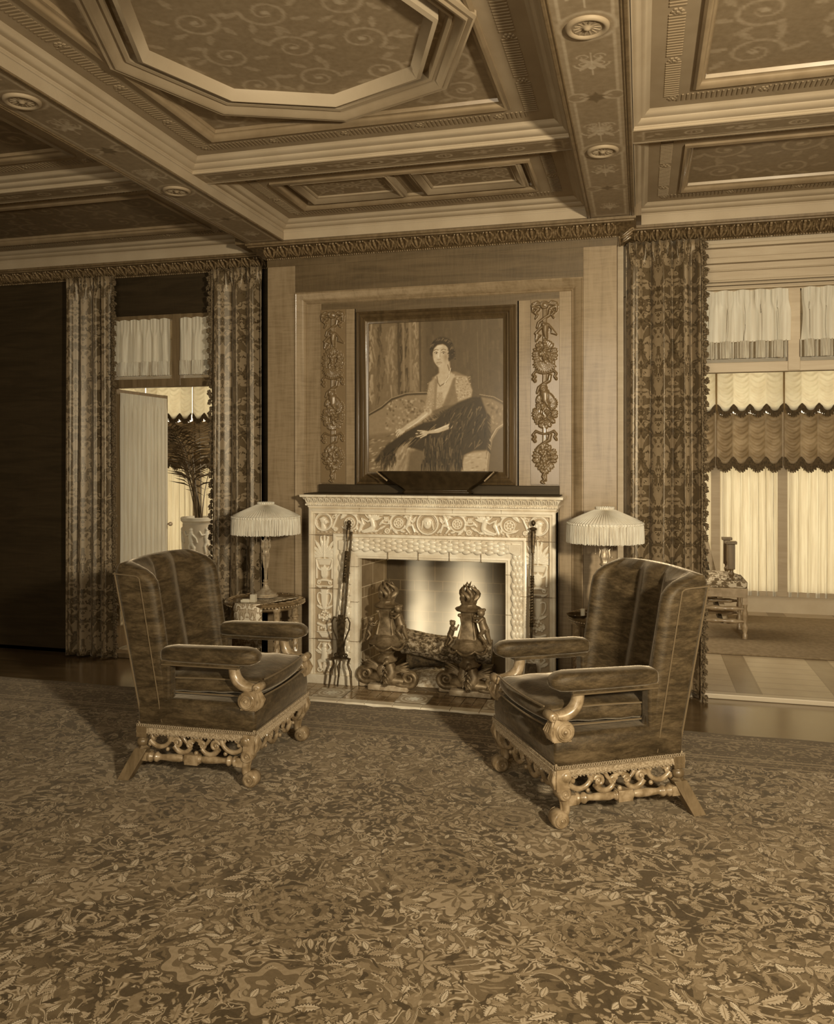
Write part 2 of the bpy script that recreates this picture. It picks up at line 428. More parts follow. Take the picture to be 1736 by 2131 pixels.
M['shade_fringe'] = mat('shade_fringe', mott(0.05, 0.12, scale=60), 0.8)
M['leaf'] = mat('leaf', mott(0.05, 0.14, scale=20), 0.38)
M['pot'] = mat('pot', lambda g: g.mix(g.step(g.attr('tone'), 0.0, 0.8), 0.55, 0.74), 0.6)
M['pot_plain'] = mat('pot_plain', mott(0.62, 0.72, scale=10), 0.6)
M['soil'] = mat('soil', 0.05, 0.9)
M['ebony'] = mat('ebony', mott(0.018, 0.03, scale=20), 0.3, coat=0.3)
M['light_trim'] = mat('light_trim', 0.45, 0.4)
M['floor_wood'] = mat('floor_wood', wood(0.08, 0.15, 'x', ripple=0.1), 0.25, coat=0.4)
M['sun_wall'] = mat('sun_wall', mott(0.40, 0.46, scale=3), 0.7)
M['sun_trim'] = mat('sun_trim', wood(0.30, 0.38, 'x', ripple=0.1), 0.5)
def sun_tiles(g):
    x, y, z = g.xyz(g.coord())
    a = (x.mod(0.62) < 0.16)
    j = (y.mod(0.155) < 0.008).max((x.mod(0.62) - 0.16).abs() < 0.008).max(x.mod(0.62) < 0.008)
    n = g.noise(g.coord(), 8, 3)
    return g.mix(j, g.mix(a, g.mix(n, 0.28, 0.40), g.mix(n, 0.16, 0.26)), 0.18)
M['sun_tiles'] = mat('sun_tiles', sun_tiles, 0.35)
M['sun_rug'] = mat('sun_rug', mott(0.16, 0.22, scale=30), 0.95)
def leafset(g, X, Y, scale, L, W, ph, keep, t, hi, dark=None, vein=True):
    vn = g.vor(g.vec(X, Y, ph), scale, 0.95); px, py, pz = g.xyz(vn.outputs['Position']); cr, cg, cb = g.xyz(vn.outputs['Color'])
    th = cr * 6.283; c = th.m('COSINE'); sn = th.sin(); dx, dy = X - px, Y - py
    u = dx * c + dy * sn; v = dy * c - dx * sn
    q = (u * (1 / L)); e = (q * q * -1 + 1.0) * W * ((u * (26 / L)).sin() * 0.22 + 0.9)
    k = cg < keep
    if dark is not None: t = g.mix((v.abs() < e + W * 0.35) * k, t, dark)
    t = g.mix((v.abs() < e) * k, t, hi + (cb - 0.5) * (hi * 0.7) if not isinstance(hi, S) else hi)
    if vein: t = g.mix((v.abs() < W * 0.10) * (u.abs() < L * 0.7) * k, t, hi * 0.6)
    return t
def rug(g):
    x, y, z = g.xyz(g.coord()); co = g.coord()
    wx = g.noise(co, 2.2, 2) - 0.5; wy = g.noise(g.vec(x, y, 5.0), 2.2, 2) - 0.5
    X = x + wx * 0.16; Y = y + wy * 0.16; c = g.vec(X, Y, 0)
    gz = g.noise(g.vec(x, y, 9.0), 2.3, 3, 0.6)
    t = g.mix(g.step(gz, 0.42, 0.58), 0.060, 0.125)
    # broad pale scrolls and dark ground patches
    n1 = g.noise(c, 5.5, 1.5, 0.45, 2.4); n2 = g.noise(g.vec(X, Y, 3.0), 15, 2.5, 0.5, 1.2)
    t = g.mix(g.step((n1 - 0.47).abs() + (n2 - 0.5) * 0.06, 0.045, 0.025), t, 0.33)
    t = g.mix(g.step((n1 - 0.47).abs() + (n2 - 0.5) * 0.06, 0.014, 0.006), t, 0.08)
    t = g.mix(g.step(n2, 0.57, 0.60), t, 0.19); t = g.mix(g.step(n2, 0.40, 0.37), t, 0.05)
    # rings of petals
    for sc, rr, hi, ph in ((3.2, 0.34, 0.24, 0.0), (7.0, 0.27, 0.21, 4.0)):
        vn = g.vor(g.vec(X, Y, ph), sc, 0.9); d = S(g, vn.outputs['Distance'])
        px, py, pz = g.xyz(vn.outputs['Position']); ang = (Y - py).m('ARCTAN2', X - px)
        keep = g.xyz(vn.outputs['Color'])[0] > 0.55
        rad = (ang * 7).sin() * 0.05 + rr
        t = g.mix((d < rad + 0.04) * keep, t, 0.085)
        t = g.mix((d < rad) * keep, t, hi)
        t = g.mix((d < rad * 0.72) * keep, t, 0.12)
        t = g.mix((d < rad * 0.45) * keep * ((ang * 5).sin() > 0.0), t, hi)
        t = g.mix((d < rad * 0.18) * keep, t, 0.10)
    t = leafset(g, X, Y, 9.0, 0.040, 0.017, 1.0, 0.55, t, 0.29, 0.07)
    t = leafset(g, X, Y, 15.0, 0.024, 0.010, 2.0, 0.50, t, 0.31, 0.08)
    t = leafset(g, X, Y, 26.0, 0.014, 0.006, 6.0, 0.45, t, 0.22, None, False)
    # round medallions of concentric scallops
    for mx, my, ra, rb in ((-0.80, 3.20, 0.20, 0.20), (-0.55, 3.72, 0.17, 0.15), (-2.05, 3.4, 0.16, 0.17), (-1.2, 2.75, 0.2, 0.2), (-0.15, 2.9, 0.18, 0.18)):
        dx = (x - mx) * (1 / ra); dy = (y - my) * (1 / rb); d = (dx * dx + dy * dy).m('SQRT') + (n2 - 0.5) * 0.30 + (gz - 0.5) * 0.3
        w = ((d * 25).sin() > 0.2) * (d < 1.0)
        t = g.mix((d < 1.0), t, t * 0.75); t = g.mix(w, t, t * 0.55 + 0.10)
    # borders along the far edge
    e = (y * -1) + 5.184
    bn = g.noise(g.vec(x.pp(0.21), e, 1.0), 24, 2.5, 0.5, 1.8)
    bt = g.mix(g.step(bn, 0.53, 0.56), 0.070, 0.19)
    for p_, w_ in ((0.10, 0.006), (0.13, 0.004), (0.40, 0.008), (0.44, 0.005), (0.51, 0.006)): bt = g.mix((e - p_).abs() < w_, bt, 0.22)
    bt = g.mix(e < 0.03, bt, 0.07)
    t = g.mix(e < 0.52, t, bt)
    wv = g.noise(g.vec(x * 60, y * 160, 0), 3, 3); sm = g.noise(g.vec(x, y, 30.0), 60, 3)
    big = g.noise(g.vec(x, y, 20.0), 1.6, 3)
    return t * (wv * 0.5 + 0.75) * (sm * 0.5 + 0.75) * (big * 0.6 + 0.72)
M['rug'] = mat('rug', rug, 0.92, sheen=0.15, spec=0.15, bump=lambda g: g.noise(g.vec(*[a * b for a, b in zip(g.xyz(g.coord()), (60, 200, 1))]), 3, 3), bstr=0.35, bdist=0.004)
# ================================================================== the setting
YB, YW = 5.75, 6.0                                # chimney wall face, bay wall face
def bx(name, a, m, parent=None, st=True, bev=0.0):
    b = MB()
    for q in (a if isinstance(a[0], (tuple, list)) else [a]): b.box(*q)
    o = b.build(name, m, parent, smooth=0, bevel=bev)
    if st and parent is None: struct(o)
    return o
bx('floor', (-7.0, 4.0, -2.0, 6.0, -0.10, 0.0), M['floor_wood'])
bx('floor_sunroom', (-7.0, 4.0, 6.0, 9.6, -0.10, 0.03), M['sun_tiles'])
bx('trim_1', (-0.12, 2.2, 5.955, 6.02, 0.0, 0.034), M['light_trim'], bev=0.006)
bx('trim_2', (-4.3, -2.9, 5.94, 6.06, 0.0, 0.04), M['walnut_mid'], bev=0.006)
struct(bx('wall_left', (-5.75, -5.65, -2.0, 6.1, 0, 3.4), M['walnut_h_shaded']))
struct(bx('wall_right', (2.9, 3.0, -2.0, 6.1, 0, 3.4), M['walnut_mid']))
# bay walls either side of the chimney wall
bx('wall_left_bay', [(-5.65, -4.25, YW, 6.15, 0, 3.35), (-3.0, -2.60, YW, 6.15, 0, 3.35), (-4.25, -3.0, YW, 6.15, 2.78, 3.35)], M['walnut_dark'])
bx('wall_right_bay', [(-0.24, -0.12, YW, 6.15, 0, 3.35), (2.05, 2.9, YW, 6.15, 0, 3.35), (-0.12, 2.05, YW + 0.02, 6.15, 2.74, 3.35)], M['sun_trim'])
# mouldings over the right opening
p = [(0.0, 0.0), (0.03, 0.0)]
for k, (z0, z1, d) in enumerate(((3.02, 3.05, .05), (2.93, 2.96, .035), (2.86, 2.885, .05), (2.80, 2.815, .03), (2.745, 2.775, .045))):
    pass
b = MB()
for z0, z1, d in ((3.03, 3.055, .05), (2.925, 2.965, .045), (2.875, 2.885, .02), (2.80, 2.815, .03), (2.775, 2.79, .04), (2.745, 2.76, .045)):
    b.box(0.02, 2.05, YW + 0.02 - d, YW + 0.02, z0, z1)
struct(b.build('trim_3', M['sun_trim'], smooth=0, bevel=0.006))
# chimney wall: solid core round the fire chamber, stiles, recessed panel field
core = MB()
core.box(-2.66, -2.02, 5.80, 6.95, 0, 3.15); core.box(-0.80, -0.19, 5.80, 6.95, 0, 3.15); core.box(-2.02, -0.80, 5.80, 6.30, 1.02, 3.15); core.box(-2.02, -0.80, 6.30, 6.95, 0, 3.15)
struct(core.build('wall_back', M['walnut_mid'], smooth=0))
b = MB(); b.box(-2.69, -2.47, YB, 5.80, 0, 3.10); b.box(-0.378, -0.158, YB, 5.80, 0, 3.10); b.box(-2.69, -2.655, 5.80, YW, 0, 3.10); b.box(-0.195, -0.158, 5.80, YW, 0, 3.10)
struct(b.build('trim_4', M['walnut'], smooth=0, bevel=0.002))
b = MB(); b.box(-2.47, -0.378, YB + 0.001, 5.80, 2.835, 3.10)
b.box(-2.692, -0.156, YB - 0.004, YB, 3.035, 3.10)
struct(b.build('trim_5', M['walnut_h_shaded'], smooth=0))
# bolection moulding round the recess (runs down to the floor both sides)
path = [(-0.378, 0.0), (-0.378, 2.835), (-2.47, 2.835), (-2.47, 0.0)]
prof = [(0, 0), (0.0, 0.010), (0.008, 0.014), (0.016, 0.008), (0.045, -0.012), (0.062, -0.030), (0.070, -0.038), (0.076, -0.034), (0.084, -0.046)]
struct(MB().sweep(path, prof, WALL(YB), closed=False).build('trim_6', M['walnut'], smooth=50))
# field boards at the back of the recess
YF = 5.797
b = MB(); b.box(-2.40, -2.281, YF - .004, YF + .004, 0, 2.80); b.box(-0.542, -0.43, YF - .004, YF + .004, 0, 2.80)
b.box(-2.087, -2.013, YF - .002, YF + .004, 1.42, 2.71); b.box(-0.83, -0.734, YF - .002, YF + .004, 1.42, 2.71)
struct(b.build('trim_7', M['walnut'], smooth=0, bevel=0.001))
b = MB(); b.box(-2.281, -0.542, YF - .003, YF + .004, 2.705, 2.80); b.box(-2.02, -0.82, YF - .002, YF + .004, 1.42, 2.71)
struct(b.build('trim_8', M['walnut_h_shaded'], smooth=0))
b = MB(); b.box(-2.285, -0.54, YF - .045, YF + .004, 1.366, 1.425)
struct(b.build('trim_9', M['walnut_dark'], smooth=0, bevel=0.003))

# ------------------------------------------------------------------ carved cornice with bead row (returns round the chimney wall)
line = [(-5.65, YW), (-2.69, YW), (-2.69, YB), (-0.158, YB), (-0.158, YW), (2.9, YW)]
line = line[::-1]
up = [(0.0, 3.088), (0.012, 3.088), (0.014, 3.094), (0.030, 3.098), (0.070, 3.128), (0.098, 3.158), (0.104, 3.162)]
struct(MB().sweep(line, up, lambda a, b, h: (a, b, h), closed=False).build('trim_10', M['cornice_wood'], smooth=60))
up2 = [(0.100, 3.160), (0.112, 3.163), (0.112, 3.172), (0.124, 3.176), (0.124, 3.192), (0.0, 3.192)]
struct(MB().sweep(line, up2, lambda a, b, h: (a, b, h), closed=False).build('trim_11', M['walnut_mid'], smooth=30))
# leaves and beads along it, one mesh per carved piece
def carve_run(name, p, q, out):                    # p -> q along the wall, out = outward normal
    d = Vector((q[0] - p[0], q[1] - p[1], 0)); L = d.length; d.normalize(); o = Vector(out); b = MB()
    n = max(1, int(L / 0.098)); st = L / n; P = Vector((p[0], p[1], 0))
    Rm = Matrix((d, o, Vector((0, 0, 1)))).transposed()
    def w(s, r, z): return tuple(P + d * s + o * r + Vector((0, 0, z)))
    for i in range(n):
        s = (i + .5) * st
        b.tube([w(s, .018, 3.098), w(s, .052, 3.110), w(s, .084, 3.133), w(s, .108, 3.152)], [.006, .010, .013, .007], 6)
        b.ell(w(s, .108, 3.150), (.012, .010, .010), 8, 5)
        for k in (-1, 1):
            b.tube([w(s + k * .008, .030, 3.100), w(s + k * .026, .055, 3.118), w(s + k * .036, .082, 3.142), w(s + k * .024, .104, 3.154)], [.004, .009, .009, .005], 6)
            b.tube([w(s + k * .040, .034, 3.102), w(s + k * .046, .062, 3.122), w(s + k * .042, .088, 3.148)], [.003, .006, .004], 5)
            b.ell(w(s + k * .022, .106, 3.152), (.007, .007, .007), 6, 4)
    nb = int(L / .0165); sb = L / nb
    for i in range(nb):
        if i % 9 == 8: b.tube([w(i * sb + .002, .015, 3.090), w(i * sb + .014, .015, 3.090)], .0045, 5)
        else: b.ell(w((i + .5) * sb, .016, 3.090), (.0068, .0068, .0068), 6, 4)
    return struct(b.build(name, M['cornice_leaf'], smooth=60, recalc=False))
carve_run('trim_12', (-2.69, YB), (-0.158, YB), (0, -1, 0))
carve_run('trim_13', (-5.30, YW), (-2.80, YW), (0, -1, 0))
carve_run('trim_14', (-0.05, YW), (2.0, YW), (0, -1, 0))
carve_run('trim_15', (-0.158, YB), (-0.158, YW), (1, 0, 0))

# ------------------------------------------------------------------ ceiling
ZS, ZC = 3.192, 3.32
bx('ceiling', (-5.75, 3.0, -2.0, 6.2, 3.42, 3.52), M['plaster_mid'])
def beam_pattern(L, light=0.26, dark=0.13):
    f = Field(0.29, L, 0.006, 0.17)
    f.poly([(.045, .03), (.245, .03), (.245, L - .03), (.045, L - .03)], .24, .003)
    f.poly([(.058, .045), (.232, .045), (.232, L - .045), (.058, L - .045)], .15, .003)
    s = lambda *a, **k: f.stroke(*a, mode='mix', soft=.5, **k)
    k = 0
    def leafy(cx, cy, q):
        for sg in (-1, 1):
            s(spiral(cx + sg * .035 * q, cy, .034 * q, .008, 0 if sg > 0 else math.pi, sg * 1.2), .006, .003, h=.27)
            s(spiral(cx + sg * .03 * q, cy - .06 * q, .026 * q, .006, math.pi if sg < 0 else 0, -sg * 1.1), .005, .003, h=.25)
            f.leaf(cx, cy - .02, R(90 - sg * 35), .09 * q, .016, .25, mode='mix')
            f.leaf(cx, cy, R(-90 + sg * 40), .07 * q, .014, .24, mode='mix')
        s([(cx, cy - .09 * q), (cx, cy + .10 * q)], .006, .004, h=.27)
        f.disc(cx, cy + .03, .016, .02, .28, mode='mix')
    for yy in (4.42, 3.14, 1.86):
        y = yy - (5.62 - L) + .98
        leafy(.145, y, .8); y -= .37
        # star between two strapwork circles
        for sg in (-1, 1):
            f.disc(.145 + sg * .075, y, .050, .050, .235, mode='mix', soft=.1); f.disc(.145 + sg * .082, y, .036, .036, .15, mode='mix', soft=.1)
            f.disc(.145 + sg * .06, y + sg * .0, .010, .010, .23, mode='mix')
        f.poly([(.145 - .05, y), (.145 - .012, y + .014), (.145, y + .045), (.145 + .012, y + .014), (.145 + .05, y), (.145 + .012, y - .014), (.145, y - .045), (.145 - .012, y - .014)], .085, .003)
        y -= .31; leafy(.145, y, 1.0); y -= .30
        f.disc(.145, y, .115, .115, .235, mode='mix', soft=.08); f.disc(.145, y, .10, .10, .16, mode='mix', soft=.08); ros.append(y)
        leafy(.145, y - .26, 1.25)
        f.poly([(.145 - .05, y - .64), (.145 - .012, y - .626), (.145, y - .595), (.145 + .012, y - .626), (.145 + .05, y - .64), (.145, y - .685)], .085, .003) if yy > 3 else None
    return f
ros = []
bp = beam_pattern(4.6)
def beam(name, x0, x1, lab):
    sides = ((x0 - .004, x0, 5.88 if x1 < -1 else 5.612), (x1, x1 + .004, 5.612 if x1 < -1 else 5.88))
    # boxed beam with dark side mouldings, painted soffit set between two fillets
    b = MB(); w = x1 - x0
    b.box(x0 + .006, x1 - .006, -2.0, 5.64, ZS + .004, 3.45)
    for xx in (x0, x1 - .016): b.box(xx, xx + .016, -2.0, 5.64, ZS - .004, ZS + .03)
    b.box(x0 + .02, x0 + .028, -2.0, 5.625, ZS - .002, ZS + .01); b.box(x1 - .028, x1 - .02, -2.0, 5.625, ZS - .002, ZS + .01)
    o = b.build(name, M['walnut_mid'], smooth=0, bevel=.003); struct(o)
    fb = MB()
    for a_, b_, ye in sides: fb.box(a_, b_, -2.0, ye, ZS + .002, 3.262)
    fb.build('fascia', M['plaster_light'], o, smooth=0)['label'] = 'light side board'
    k = w / .29
    f = bp.mesh('painted_soffit', M['painted'], lambda a, bb, h: (x0 + .0 + a * k, 5.62 - 4.6 + bb, ZS + .002), tone=True, parent=o)
    f['label'] = 'painted scrollwork soffit'
    for y in ros:
        c = (x0 + .145 * k, 5.62 - 4.6 + y, ZS)
        r = MB().lathe([(.001, -.014), (.010, -.012), (.014, -.005), (.030, -.002), (.050, -.005), (.058, -.003), (.062, -.010), (.072, -.012), (.080, -.007), (.082, .004), (.001, .004)], c, 32)
        for q in range(14):
            a = q * math.pi / 7
            r.tube([(c[0] + .022 * math.cos(a), c[1] + .022 * math.sin(a), c[2] - .002), (c[0] + .050 * math.cos(a), c[1] + .050 * math.sin(a), c[2] - .002)], [.002, .005], 5)
        r.build('rosette', M['plaster_mid'], o, smooth=50)['label'] = 'round turned rosette'
    return o
beam('trim_16', -2.80, -2.505, '')
beam('trim_17', -0.34, -0.045, '')
def coffer(name, x0, x1, y0, y1, inner, drop=0.0):
    """light crown and fluted frieze round a sunk panel; returns its panel rectangle"""
    rc = rect(x0, x1, y0, y1)
    g = lambda a, b, h: (a, b, h)
    o = MB().sweep(rc, [(.007, ZS + .056), (.007, ZS + .066), (.010, ZS + .068), (.012, ZS + .074), (.022, ZS + .076), (.040, ZS + .092), (.044, ZS + .100), (.058, ZS + .103), (.070, ZS + .118), (.082, ZS + .126), (.084, ZC)], g).build(name, M['plaster_light'], smooth=45)
    struct(o)
    fr = MB().sweep(rc, [(.084, ZC), (.275, ZC)], g).build('frieze', M['plaster_mid'], o, smooth=0); fr['label'] = 'flat fluted border'
    # flutes and little painted roses on the frieze
    fl = MB(); rs = MB()
    mx = .180
    def run(ax, c, a0, a1, horiz):
        n = int((a1 - a0) / .0225)
        for i in range(n):
            s = a0 + (i + .5) * (a1 - a0) / n
            if i % 18 >= 16: continue
            if horiz: fl.box(s - .0045, s + .0045, c - .032, c + .032, ZC - .004, ZC + .004)
            else: fl.box(c - .032, c + .032, s - .0045, s + .0045, ZC - .004, ZC + .004)
        for i in range(0, n, 18):
            s = a0 + (i - .5) * (a1 - a0) / n; cc = (s, c, ZC) if horiz else (c, s, ZC)
            for q in range(6):
                t = q * math.pi / 3
                rs.ell((cc[0] + .017 * math.cos(t), cc[1] + .017 * math.sin(t), ZC), (.011, .011, .006), 6, 4)
            rs.ell(cc, (.010, .010, .009), 6, 4)
    for c in (y0 + mx, y1 - mx): run(0, c, x0 + .20, x1 - .20, True)
    for c in (x0 + mx, x1 - mx): run(1, c, y0 + .20, y1 - .20, False)
    fl.build('fluting', M['flute'], o, smooth=0, recalc=False)
    rs.build('rose_row', M['flute'], o, recalc=False)
    rp = rect(x0 + .275, x1 - .275, y0 + .275, y1 - .275)
    MB().sweep(rp, [(0, ZC), (0, ZC - .012), (.012, ZC - .020), (.026, ZC - .014), (.034, ZC + .002), (.040, ZC + .010), (.050, ZC + .012), (.056, ZC + .03)], g).build('panel_moulding', M['plaster_mid2'], o, smooth=50)
    return o, (x0 + .32, x1 - .32, y0 + .32, y1 - .32)
M['flute'] = mat('flute', 0.22, 0.6)
M['plaster_mid2'] = mat('plaster_mid2', mott(0.21, 0.26, scale=9), 0.4, coat=0.2)
def scroll_field(w, h, base, hi, seed, q=1.0, res=.007):
    f = Field(w, h, res, base); r = random.Random(seed)
    nx, ny = max(1, int(w / (.26 * q))), max(1, int(h / (.24 * q)))
    for i in range(nx):
        for j in range(ny):
            cx, cy = (i + .5) * w / nx, (j + .5) * h / ny; sg = 1 if (i + j) % 2 else -1
            a = r.uniform(0, 6.28)
            f.stroke(spiral(cx, cy, .095 * q, .015 * q, a, sg * 1.5), .011 * q, .005 * q, hi, 'mix', .5)
            for t in range(5): f.leaf(cx + .095 * q * math.cos(a + sg * t * .9), cy + .095 * q * math.sin(a + sg * t * .9), a + sg * (t * .9 + .6), .075 * q, .018 * q, hi * .95, mode='mix')
            f.disc(cx, cy, .016 * q, h=hi * 1.1, mode='mix')
    return f
def cross_beam(name, x0, x1, yc):
    b = MB(); b.box(x0, x1, yc - .085, yc + .085, 3.25, 3.45)
    for yy in (yc - .085, yc + .077): b.box(x0, x1, yy, yy + .008, 3.247, 3.252)
    o = b.build(name, M['plaster_mid'], smooth=0); struct(o)
    w = x1 - x0; f = Field(w, .15, .006, .16)
    f.poly([(.05, .015), (w - .05, .015), (w - .05, .135), (.05, .135)], .24, .003); f.poly([(.06, .024), (w - .06, .024), (w - .06, .126), (.06, .126)], .125, .003)
    for k, cx in enumerate(np.linspace(.3, w - .3, 5)):
        if k % 2 == 0 or True:
            big = (k == 2)
            f.disc(cx, .075, .15 if big else .05, .052 if big else .03, .24, mode='mix', soft=.1); f.disc(cx, .075, .13 if big else .038, .04 if big else .022, .13, mode='mix', soft=.1)
            f.disc(cx, .075, .05 if big else .015, .026 if big else .012, .25, mode='mix'); f.disc(cx, .075, .032 if big else .008, .016, .09, mode='mix')
        for sg in (-1, 1):
            for q in (1, 2, 3): f.leaf(cx + sg * (.10 + q * .045), .075, R(90) * (1 - sg) + sg * R(25 * (-1) ** q), .05, .014, .21, mode='mix')
    f.mesh('painted_soffit', M['painted'], lambda a, bb, h: (x0 + a, yc - .075 + bb, 3.2485), tone=True, parent=o)['label'] = 'painted scroll soffit'
    return o
# middle bay, coffer by the chimney wall: two raised panels side by side
o, r = coffer('trim_18', -2.505, -0.34, 4.51, 5.615, None)
f = Field(r[1] - r[0], r[3] - r[2], .007, .085)
for i in range(60):
    cx = (i + .5) * f.w / 60
    for cy in (.03, f.h - .03, ): f.ring(cx, cy, .010, .0045, .17, 'max')
for j in range(20):
    for cx in (.03, f.w / 2 - .03, f.w / 2 + .03, f.w - .03): f.ring(cx, j * f.h / 20, .012, .005, .17, 'max')
f.mesh('painted_ground', M['painted'], lambda a, b, h: (r[0] + a, r[2] + b, ZC + .028), tone=True, parent=o)['label'] = 'dark painted ground'
for x0, x1 in ((-2.13, -1.47), (-1.35, -0.68)):
    rp = rect(x0, x1, 4.80, 5.25)
    pm = MB().sweep(rp, [(0, ZC + .03), (0, ZC - .006), (.008, ZC - .012), (.018, ZC - .010), (.024, ZC - .016), (.034, ZC - .012), (.052, ZC + .008), (.060, ZC + .012), (.064, ZC + .008), (.072, ZC + .012), (.074, ZC + .022)], lambda a, b, h: (a, b, h)).build('raised_frame', M['plaster_mid'], o, smooth=50)
    f = Field(x1 - x0 - .144, .306, .006, .14); cx, cy = f.w / 2, f.h / 2
    for sx in (-1, 1):
        for sy in (-1, 1):
            f.stroke(bez((cx + sx * .04, cy), (cx + sx * .10, cy + sy * .02), (cx + sx * .16, cy + sy * .05), (cx + sx * f.w / 2, cy + sy * f.h / 2)), .007, .005, .25, 'mix', .5)
            f.stroke(spiral(cx + sx * .19, cy + sy * .03, .045, .01, 0, 1.3 * sx * sy), .006, .004, .24, 'mix', .5)
            f.stroke(spiral(cx + sx * .10, cy + sy * .10, .04, .01, 2, 1.2 * sx * sy), .006, .004, .24, 'mix', .5)
            for t in range(4): f.leaf(cx + sx * (.05 + .05 * t), cy + sy * (.02 + .03 * t), R(90 * sy) + t, .045, .012, .24, mode='mix')
    f.disc(cx, cy, .045, h=.22, mode='mix'); f.disc(cx, cy, .026, h=.12, mode='mix'); f.disc(cx, cy, .013, h=.26, mode='mix')
    f.mesh('painted_panel', M['painted'], lambda a, b, h: (x0 + .072 + a, 4.872 + b, ZC + .0215), tone=True, parent=pm)
cross_beam('trim_19', -2.505, -0.34, 4.425)
# big square coffer with octagonal moulding
o, r = coffer('trim_20', -2.505, -0.34, 1.97, 4.34, None)
f = scroll_field(r[1] - r[0], r[3] - r[2], .15, .22, 5, 1.1, .009)
f.mesh('painted_ground', M['painted'], lambda a, b, h: (r[0] + a, r[2] + b, ZC + .028), tone=True, parent=o)['label'] = 'painted scroll ground'
oc = [(-1.42 + .81 * math.cos(R(45 * k)), 3.16 + .81 * math.sin(R(45 * k))) for k in range(8)]
MB().sweep(oc, [(0, ZC + .03), (0, ZC - .02), (.012, ZC - .03), (.03, ZC - .024), (.036, ZC - .034), (.05, ZC - .03), (.065, ZC - .005), (.08, ZC + .0), (.085, ZC - .01), (.10, ZC - .006), (.105, ZC + .03)], lambda a, b, h: (a, b, h)).build('octagon_moulding', M['plaster_mid'], o, smooth=45)
oc2 = [(-1.42 + .66 * math.cos(R(45 * k)), 3.16 + .66 * math.sin(R(45 * k))) for k in range(8)]
MB().sweep(oc2, [(0, ZC + .03), (0, ZC - .015), (.02, ZC - .02), (.04, ZC + .01), (.05, ZC + .03)], lambda a, b, h: (a, b, h)).build('octagon_moulding', M['plaster_light'], o, smooth=45)
cross_beam('trim_21', -2.505, -0.34, 1.865)
# right bay
o, r = coffer('trim_22', -0.045, 2.5, 4.51, 5.88, None)
f = scroll_field(r[1] - r[0], r[3] - r[2], .14, .21, 11, 1.3, .009)
f.mesh('painted_ground', M['painted'], lambda a, b, h: (r[0] + a, r[2] + b, ZC + .028), tone=True, parent=o)['label'] = 'painted scroll ground'
cross_beam('trim_23', -0.045, 2.5, 4.425)
o, r = coffer('trim_24', -0.045, 2.5, 1.95, 4.34, None)
f = scroll_field(r[1] - r[0], r[3] - r[2], .14, .21, 12, 1.3, .012)
f.mesh('painted_ground', M['painted'], lambda a, b, h: (r[0] + a, r[2] + b, ZC + .028), tone=True, parent=o)
# left bay
o, r = coffer('trim_25', -5.3, -2.80, 4.51, 5.88, None)
f = scroll_field(r[1] - r[0], r[3] - r[2], .10, .15, 13, 1.3, .009)
f.mesh('painted_ground', M['painted'], lambda a, b, h: (r[0] + a, r[2] + b, ZC + .028), tone=True, parent=o)['label'] = 'painted scroll ground'
cross_beam('trim_26', -5.3, -2.80, 4.425)
o, r = coffer('trim_27', -5.3, -2.80, 1.95, 4.34, None)
f = scroll_field(r[1] - r[0], r[3] - r[2], .10, .15, 14, 1.3, .012)
f.mesh('painted_ground', M['painted'], lambda a, b, h: (r[0] + a, r[2] + b, ZC + .028), tone=True, parent=o)
# strips closing the ceiling by the walls
bx('trim_28', [(-2.9, 0.0, 5.640, 6.0, ZS - .0, 3.43), (-5.7, -2.69, 5.88, 6.05, 3.19, 3.43), (-0.16, 2.95, 5.88, 6.05, 3.19, 3.43), (-5.7, -5.3, -2, 5.9, 3.19, 3.43), (2.5, 2.95, -2, 5.9, 3.19, 3.43)], M['walnut_mid'])

# ------------------------------------------------------------------ sunroom shell with windows
bx('wall_sunroom_left', (-7.1, -7.0, 6.0, 9.7, 0, 3.2), M['sun_wall'])
bx('wall_sunroom_right', (4.0, 4.1, 6.0, 9.7, 0, 3.2), M['sun_wall'])
bx('ceiling_sunroom', (-7.1, 4.1, 6.15, 9.7, 3.1, 3.2), M['sun_wall'])
YS = 9.3
b = MB(); b.box(-7.1, 4.1, YS, YS + .12, 0, 0.2); b.box(-7.1, 4.1, YS, YS + .12, 2.66, 3.2)
b.box(-3.2, 0.1, YS, YS + .12, 0, 3.2); b.box(-7.1, -6.6, YS, YS + .12, 0, 3.2); b.box(2.9, 4.1, YS, YS + .12, 0, 3.2)
struct(b.build('wall_sunroom_back', M['sun_wall'], smooth=0))
k = 1
for x0, x1 in ((-6.6, -5.95), (-5.95, -5.3), (-5.3, -4.65), (-4.65, -4.0), (-4.0, -3.2), (0.1, 0.75), (0.75, 1.4), (1.4, 2.05), (2.05, 2.9)):
    fr = MB()
    for a in (x0, x1 - .045): fr.box(a, a + .045, YS - .02, YS + .08, .2, 2.66)
    for z in (.2, 1.98, 2.60): fr.box(x0, x1, YS - .015, YS + .07, z, z + .05)
    fo = fr.build('window_%d' % k, M['sun_trim'], smooth=0); struct(fo)
    g_ = MB().box(x0 + .04, x1 - .04, YS + .03, YS + .034, .22, 2.62).build('glass_pane', M['pane'], fo, smooth=0)
    k += 1

b = MB(); b.box(-2.50, -.345, 5.612, 5.639, ZS + .001, 3.262); b.box(-5.3, -2.805, 5.876, 5.879, ZS + .001, 3.262); b.box(-.04, 2.5, 5.876, 5.879, ZS + .001, 3.262)
struct(b.build('trim_29', M['plaster_light'], smooth=0))
struct(bx('wall_front', (-5.75, 3.0, -2.1, -2.0, 0, 3.5), M['walnut_mid']))
